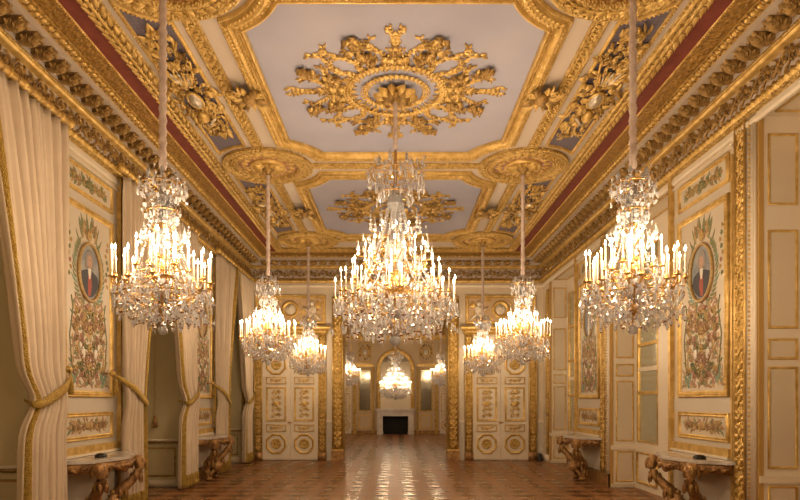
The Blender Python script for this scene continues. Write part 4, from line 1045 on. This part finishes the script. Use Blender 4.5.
def smallbox(x, y, z, label):
    mb = MB(); mb.box((-.05, -.07, 0), (.05, .07, .035), DARK); mb.box((-.035, -.05, .035), (.035, .05, .05), DARK); mb.blob((0, 0, .055), (.015, .015, .012), BRASS, 8, 4)
    o = mb.build('switch_box'); o.location = (x, y, z); tag(o, label, 'switch box', 'dark boxes on the console tops')
smallbox(-3.80, 8.0, .925, 'small black box on the marble top of the nearer console between curtains')
smallbox(3.80, 7.75, .925, 'small black box on the marble console opposite the curtains')
mb = MB(); mb.lathe([(0, 0), (.09, 0), (.10, .02), (.07, .05), (.05, .16), (.06, .2), (.0, .22)], 12, DARK); o = mb.build('door_stop'); o.location = (3.98, 17.08, 0); tag(o, 'small dark weight on the parquet in the corner beside the double door', 'door stop')

# ------------------------------------------------------------------ chandeliers
def drop_mesh(L=.085, W=.032):
    mb = MB(); mb.lathe([(.001, 0), (W*.22, -L*.12), (W*.5, -L*.55), (W*.36, -L*.85), (.001, -L)], 6, CRYSTAL); mb.lathe([(.001, .022), (.008, .012), (.001, 0)], 5, CRYSTAL); return mb
def star_mesh(L=.07):
    mb = MB(); mb.lathe([(.001, 0), (L*.34, -L*.4), (L*.1, -L*.62), (.001, -L*1.2)], 5, CRYSTAL); return mb
def crystals_along(mb, P, r, step):
    P = [np.array(p, float) for p in P]
    for i in range(len(P)-1):
        d = np.linalg.norm(P[i+1]-P[i]); n = max(1, int(d/step))
        for k in range(n):
            c = P[i]+(P[i+1]-P[i])*(k+.5)/n; q = r*U(.75, 1.2)
            mb.add([(c[0]+q, c[1], c[2]), (c[0], c[1]+q, c[2]), (c[0]-q, c[1], c[2]), (c[0], c[1]-q, c[2]), (c[0], c[1], c[2]+q*1.4), (c[0], c[1], c[2]-q*1.4)],
                   [(0, 1, 4), (1, 2, 4), (2, 3, 4), (3, 0, 4), (1, 0, 5), (2, 1, 5), (3, 2, 5), (0, 3, 5)], CRYSTAL)
def make_chandelier(spec, simple=False):
    """spec: R outer radius, H heights; local z=0 at bottom"""
    Rr = spec['R']; top = spec['top']; hz = spec['hang']; tiers = spec['tiers']; random.seed(spec['seed'])
    root = empty('chandelier')
    # silk sleeve / chain to ceiling
    mb = MB(); n = max(6, int((hz-top)/.05)); prof = []
    for i in range(n+1):
        z = top+(hz-top)*i/n; prof.append(((.040 if i % 2 else .028)*spec.get('sleeve', 1), z))
    mb.lathe(prof, 8, SLEEVE); mb.build('chain_sleeve', root)
    # stem
    mb = MB(); mb.lathe([(r*spec['ss'], z*top) for r, z in spec['stem']], 12, BRASS); mb.build('brass_stem', root)
    mb = MB(); mb.lathe([(r*spec['ss'], z*top) for r, z in spec['glass']], 12, CRYSTAL); mb.build('glass_baluster', root, False)
    # hoops
    for r, z in spec['hoops']:
        mb = MB(); mb.tube([(r*math.cos(2*PI*k/32), r*math.sin(2*PI*k/32), z) for k in range(32)], .008, BRASS, 5, True)
        for k in range(8): a = 2*PI*k/8; mb.tube([(.02*math.cos(a), .02*math.sin(a), z+.04), (r*.5*math.cos(a), r*.5*math.sin(a), z-.03), (r*math.cos(a), r*math.sin(a), z)], .005, BRASS, 4)
        mb.build('brass_hoop', root)
    mb = MB(); mb.blob((0, 0, .03*spec['ss']), .045*spec['ss'], CRYSTAL, 12, 8); mb.tube([(0, 0, .06), (0, 0, .2)], .01, BRASS, 5); mb.build('glass_ball', root)
    # arms with candle and flame
    CH = .24
    cm = MB(); cm.lathe([(.0, 0), (.030, .004), (.034, .014), (.014, .018), (.016, .04), (.011, .045)], 9, BRASS); cup = cm
    candle = MB(); candle.lathe([(.009, .02), (.008, CH), (.004, CH+.006)], 7, WAX)
    flame = MB(); flame.lathe([(.002, CH), (.010, CH+.014), (.0085, CH+.03), (.001, CH+.055)], 7, FLAME)
    pc = pf = None; allarm = MB(); allc = MB(); allf = MB(); lights = []
    for (nt_, r, z, cl, zr) in tiers:
        for k in range(nt_):
            if cl:      # clusters of cl candles
                g, j = divmod(k, cl); a = 2*PI*g/(nt_//cl)+spec['rot']; q = 2*PI*j/cl+.6
                gx, gy = r*math.cos(a), r*math.sin(a); x = gx+.075*spec['cs']*math.cos(q+a); y = gy+.075*spec['cs']*math.sin(q+a); zz = z+.02*(j % 2)
                mid = (gx*.92, gy*.92, z-.07)
            else:
                a = 2*PI*k/nt_+spec['rot']+.3*z; x = r*math.cos(a); y = r*math.sin(a); zz = z+(.03 if k % 2 else 0); mid = (x*.8, y*.8, zz-.10)
            am = MB(); P = [(x*.06, y*.06, zr), (mid[0]*.45, mid[1]*.45, zr-.06), mid, (x*.99, y*.99, zz-.05), (x, y, zz)]
            # smooth
            S = []
            for i in range(13):
                t = i/12*(len(P)-1); i0 = min(int(t), len(P)-2); f_ = t-i0; p0 = np.array(P[max(i0-1, 0)]); p1 = np.array(P[i0]); p2 = np.array(P[i0+1]); p3 = np.array(P[min(i0+2, len(P)-1)])
                S.append(.5*((2*p1)+(p2-p0)*f_+(2*p0-5*p1+4*p2-p3)*f_*f_+(3*p1-p0-3*p2+p3)*f_**3))
            tgt = allarm if simple else am
            tgt.tube(S, .0075, BRASS, 5); tgt.stamp(cup, lambda V: V+np.array((x, y, zz)))
            lights.append((x, y, zz+CH+.085))
            if simple:
                allc.stamp(candle, lambda V: V+np.array((x, y, zz))); allf.stamp(flame, lambda V: V+np.array((x, y, zz)))
            else:
                ao = am.build('candle_arm', root)
                if pc is None: pc = candle.build('candle', ao); pf = flame.build('flame', ao); c1, f1 = pc, pf
                else:
                    c1 = pc.copy(); C.objects.link(c1); c1.parent = ao; f1 = pf.copy(); C.objects.link(f1); f1.parent = ao
                c1.location = f1.location = (x, y, zz)
    if simple: allarm.build('brass_arms', root); allc.build('candles', root)['kind'] = 'stuff'; allf.build('flames', root)['kind'] = 'stuff'
    # pendants
    big = drop_mesh(.10*spec['ds'], .042*spec['ds']); star = star_mesh(.075*spec['ds']); bo = so = None; nd = 0
    allp = MB()
    for (n_, r, z, jit, kind) in spec['drops']:
        for k in range(n_):
            a = 2*PI*k/n_+U(-.1, .1); rr = r*U(.93, 1.06); p = (rr*math.cos(a), rr*math.sin(a), z+U(-jit, jit))
            src = star if kind else big
            if simple or nd >= 96: allp.stamp(src, lambda V: V+np.array(p)); continue
            nd += 1
            if kind:
                if so is None: so = o = star.build('crystal_pendant', root, False)
                else: o = so.copy(); C.objects.link(o); o.parent = root
            else:
                if bo is None: bo = o = big.build('crystal_pendant', root, False)
                else: o = bo.copy(); C.objects.link(o); o.parent = root
            o.location = p; o.rotation_euler = (U(-.1, .1), U(-.1, .1), U(0, 3))
    # strings and fringe
    st = MB()
    for (r0, z0, r1, z1, sag, n_) in spec['strings']:
        for k in range(n_):
            a = 2*PI*(k+.5)/n_
            P = []
            for i in range(8):
                u = i/7; rr = r0+(r1-r0)*u; z = z0+(z1-z0)*u-sag*math.sin(PI*u); P.append((rr*math.cos(a), rr*math.sin(a), z))
            crystals_along(st, P, .0095, .021)
    for (r, z, sag, n_) in spec['swags']:
        for k in range(n_):
            P = []
            for i in range(9):
                u = i/8; a = 2*PI*(k+u)/n_; P.append((r*math.cos(a), r*math.sin(a), z-sag*math.sin(PI*u)))
            crystals_along(st, P, .011, .024)
    for (n_, r0, r1, z0, z1) in spec['cloud']:
        for k in range(n_):
            a = U(0, 2*PI); rr = math.sqrt(U(r0*r0, r1*r1)); z = U(z0, z1); s_ = U(.5, 1.0)
            st.stamp(big if k % 2 else star, lambda V: V*s_+np.array((rr*math.cos(a), rr*math.sin(a), z)))
    st.stamp(allp, lambda V: V) if allp.v else None
    tag(st.build('crystal_strings', root, False), kind='stuff')
    for (n_, r, z, h) in spec['spires']:
        sp0 = None
        for k in range(n_):
            a = 2*PI*k/n_+.2
            if sp0 is None:
                mb = MB(); mb.tube([(-r*.7, 0, -.05), (0, 0, 0)], .006, BRASS, 4); mb.lathe([(.001, 0), (.028, .02), (.012, .05), (.024, .08), (.01, .11), (.001, h)], 7, CRYSTAL); mb.blob((0, 0, h*.55), .02, CRYSTAL, 7, 5)
                o = sp0 = mb.build('glass_spire', root, False)
            else: o = sp0.copy(); C.objects.link(o); o.parent = root
            o.location = (r*math.cos(a), r*math.sin(a), z); o.rotation_euler = (0, 0, a)
    return root, lights
def side_spec(seed): 
    top = 1.50
    return dict(R=.45, top=top, hang=ZC-2.27, seed=seed, ss=1, cs=1, ds=1, rot=0.0, sleeve=1,
        tiers=[(24, .395, .44, 4, .30), (8, .24, .56, 0, .58), (4, .12, .64, 0, .70)],
        stem=[(.0, .10), (.05, .12), (.07, .15), (.03, .18), (.025, .3), (.06, .36), (.09, .42), (.03, .48), (.02, .62), (.04, .66), (.02, .7), (.015, .98), (.0, 1.0)],
        glass=[(.03, .18), (.065, .24), (.075, .29), (.03, .35), (.03, .48), (.06, .54), (.065, .6), (.03, .64), (.03, .72), (.055, .78), (.06, .84), (.025, .9)],
        hoops=[(.36, .36), (.2, .55), (.13, 1.12), (.19, 1.36)],
        drops=[(26, .43, .36, .05, 0), (20, .36, .24, .05, 1), (14, .24, .17, .03, 0), (14, .20, 1.36, .03, 0), (8, .14, 1.12, .02, 0), (10, .26, .56, .03, 0), (6, .1, .1, .02, 1), (14, .3, .3, .05, 1), (16, .4, .42, .04, 0)],
        strings=[(.05, 1.25, .22, .62, .05, 10), (.2, .62, .40, .44, .06, 14), (.40, .40, .06, .12, .06, 18), (.15, 1.34, .05, 1.08, .02, 12)],
        swags=[(.43, .40, .09, 12), (.33, .28, .08, 9), (.20, 1.37, .07, 8), (.22, .56, .07, 8)],
        cloud=[(130, .2, .46, .12, .40), (60, .02, .3, .08, .3), (40, .03, .24, .5, 1.0), (60, .07, .22, 1.14, 1.5)],
        spires=[(6, .12, .98, .2), (6, .2, .82, .16), (5, .13, 1.38, .12)])
def centre_spec(seed):
    return dict(R=.78, top=2.46, hang=ZC-2.41, seed=seed, ss=1.5, cs=1.35, ds=1.25, rot=.2, sleeve=.85,
        tiers=[(28, .66, .58, 4, .42), (12, .52, .78, 0, .72), (9, .36, 1.0, 0, 1.0), (6, .18, 1.22, 0, 1.25)],
        stem=[(.0, .06), (.05, .07), (.08, .1), (.03, .13), (.025, .22), (.07, .27), (.1, .32), (.03, .38), (.02, .5), (.04, .55), (.02, .6), (.012, .99), (.0, 1.0)],
        glass=[(.03, .12), (.08, .18), (.09, .22), (.03, .28), (.03, .4), (.08, .46), (.09, .52), (.03, .58), (.03, .68), (.07, .72), (.05, .78), (.02, .82)],
        hoops=[(.62, .48), (.42, .72), (.27, .98), (.33, 2.15), (.2, 1.9)],
        drops=[(34, .74, .48, .06, 0), (26, .62, .34, .06, 1), (20, .44, .22, .05, 0), (18, .34, 2.15, .04, 0), (10, .2, 1.95, .03, 0), (14, .5, .74, .04, 0), (10, .2, .14, .04, 1), (24, .54, .42, .06, 1), (24, .68, .56, .05, 0)],
        strings=[(.06, 1.9, .3, 1.0, .06, 14), (.3, 1.0, .66, .6, .08, 20), (.68, .52, .08, .12, .08, 24), (.28, 2.2, .06, 1.8, .03, 14)],
        swags=[(.74, .52, .12, 16), (.55, .36, .1, 12), (.34, 2.18, .12, 10), (.42, .74, .1, 10), (.3, 1.0, .08, 8)],
        cloud=[(230, .3, .76, .16, .54), (110, .03, .5, .1, .42), (90, .05, .42, .7, 1.5), (80, .06, .36, 1.8, 2.4)],
        spires=[(8, .3, 1.42, .26), (8, .45, 1.1, .2), (6, .2, 2.25, .16)])
LP = 9.0
def lamps(root, pts, n, power, r=.02):
    random.seed(9); 
    for k in range(n):
        p = pts[(k*len(pts))//n]
        ld = bpy.data.lights.new('candle_light', 'POINT'); ld.energy = power/n; ld.color = (1, .70, .42); ld.shadow_soft_size = r
        o = bpy.data.objects.new('candle_light', ld); o.location = p; C.objects.link(o); o.parent = root
SC = {(-1, 0): 'crystal chandelier with tall candles hanging before the nearest portrait on the curtained side', (1, 0): 'crystal chandelier with tall candles hanging near the carved gold strip opposite the curtains',
      (-1, 1): 'middle chandelier of the curtained side row, before the double door', (1, 1): 'middle chandelier of the row opposite the curtains, before the double door',
      (-1, 2): 'chandelier on the curtained side hanging close to the end wall double door', (1, 2): 'chandelier opposite the curtains hanging close to the end wall double door'}
PW_S, PW_C = 112, 215
GRP = 'crystal chandeliers'
chl, lpts = make_chandelier(side_spec(3))
first = True; roots = []
for (sg, j), lb in SC.items():
    o = chl if first else copy_tree(chl); first = False
    o.location = (sg*CX+(0 if j else .022), HY[j], 2.27); o.rotation_euler = (0, 0, .35*j+.2*sg)
    tag(o, lb, 'chandelier', GRP); roots.append(o)
for o in roots: lamps(o, lpts[:24], 9, PW_S)
cen, cpts = make_chandelier(centre_spec(4)); cen.location = (0, 7.95, 2.38); cen.scale = (1.07, 1.07, 1.01)
tag(cen, 'largest crystal chandelier with many candle tiers hanging in the middle of the room', 'chandelier', GRP); lamps(cen, cpts[:40], 14, PW_C)
# simple ones: second room and the two overhead, out of frame, that light the near part
s1, sp = make_chandelier(side_spec(6), True); s1.location = (-CX, .9, 2.27); tag(s1, 'crystal chandelier overhead on the curtained side, above the frame', 'chandelier', GRP)
def cp(loc_, lb, src):
    o = copy_tree(src); o.location = loc_; tag(o, lb, 'chandelier', GRP); return o
s2 = cp((CX, .9, 2.27), 'crystal chandelier overhead opposite the curtains, above the frame', s1)
s3 = cp((-2.0, 27, 2.30), 'small chandelier in the far room beside the opening pilaster, curtained side', s1)
s4 = cp((2.0, 27, 2.30), 'small chandelier in the far room beside the opening pilaster opposite the curtains', s1)
for o in (s1, s2, s3, s4): lamps(o, sp, 4, PW_S*(1.2 if o in (s1, s2) else .6))
s5, sp5 = make_chandelier(centre_spec(8), True); s5.location = (0, 26.5, 1.72); s5.scale = (.92, .92, .86)
tag(s5, 'bright crystal chandelier hanging in front of the arched mirror in the far room', 'chandelier', GRP); lamps(s5, sp5, 6, PW_C*.5)

# ------------------------------------------------------------------ world, camera, colour
w = bpy.data.worlds.new('World'); sc.world = w; w.use_nodes = True
w.node_tree.nodes['Background'].inputs[0].default_value = (1, .7, .45, 1); w.node_tree.nodes['Background'].inputs[1].default_value = .05
cam = bpy.data.cameras.new('camera'); co = bpy.data.objects.new('camera', cam); C.objects.link(co); sc.camera = co
co.location = (0, 0, 1.65); co.rotation_euler = (PI/2, 0, 0)
cam.sensor_fit = 'HORIZONTAL'; cam.sensor_width = 36; cam.lens = 36*620/800; cam.shift_x = 4.5/800; cam.shift_y = 151/800; cam.clip_start = .05; cam.clip_end = 100
sc.view_settings.view_transform = 'Standard'; sc.view_settings.look = 'None'; sc.view_settings.gamma = 1; sc.view_settings.use_curve_mapping = False
sc.view_settings.exposure = 0.0
cy = sc.cycles
cy.use_denoising = True; cy.max_bounces = 8; cy.diffuse_bounces = 4; cy.glossy_bounces = 3; cy.transmission_bounces = 4; cy.transparent_max_bounces = 24
cy.sample_clamp_indirect = 6; cy.use_light_tree = True; cy.caustics_reflective = False; cy.caustics_refractive = False
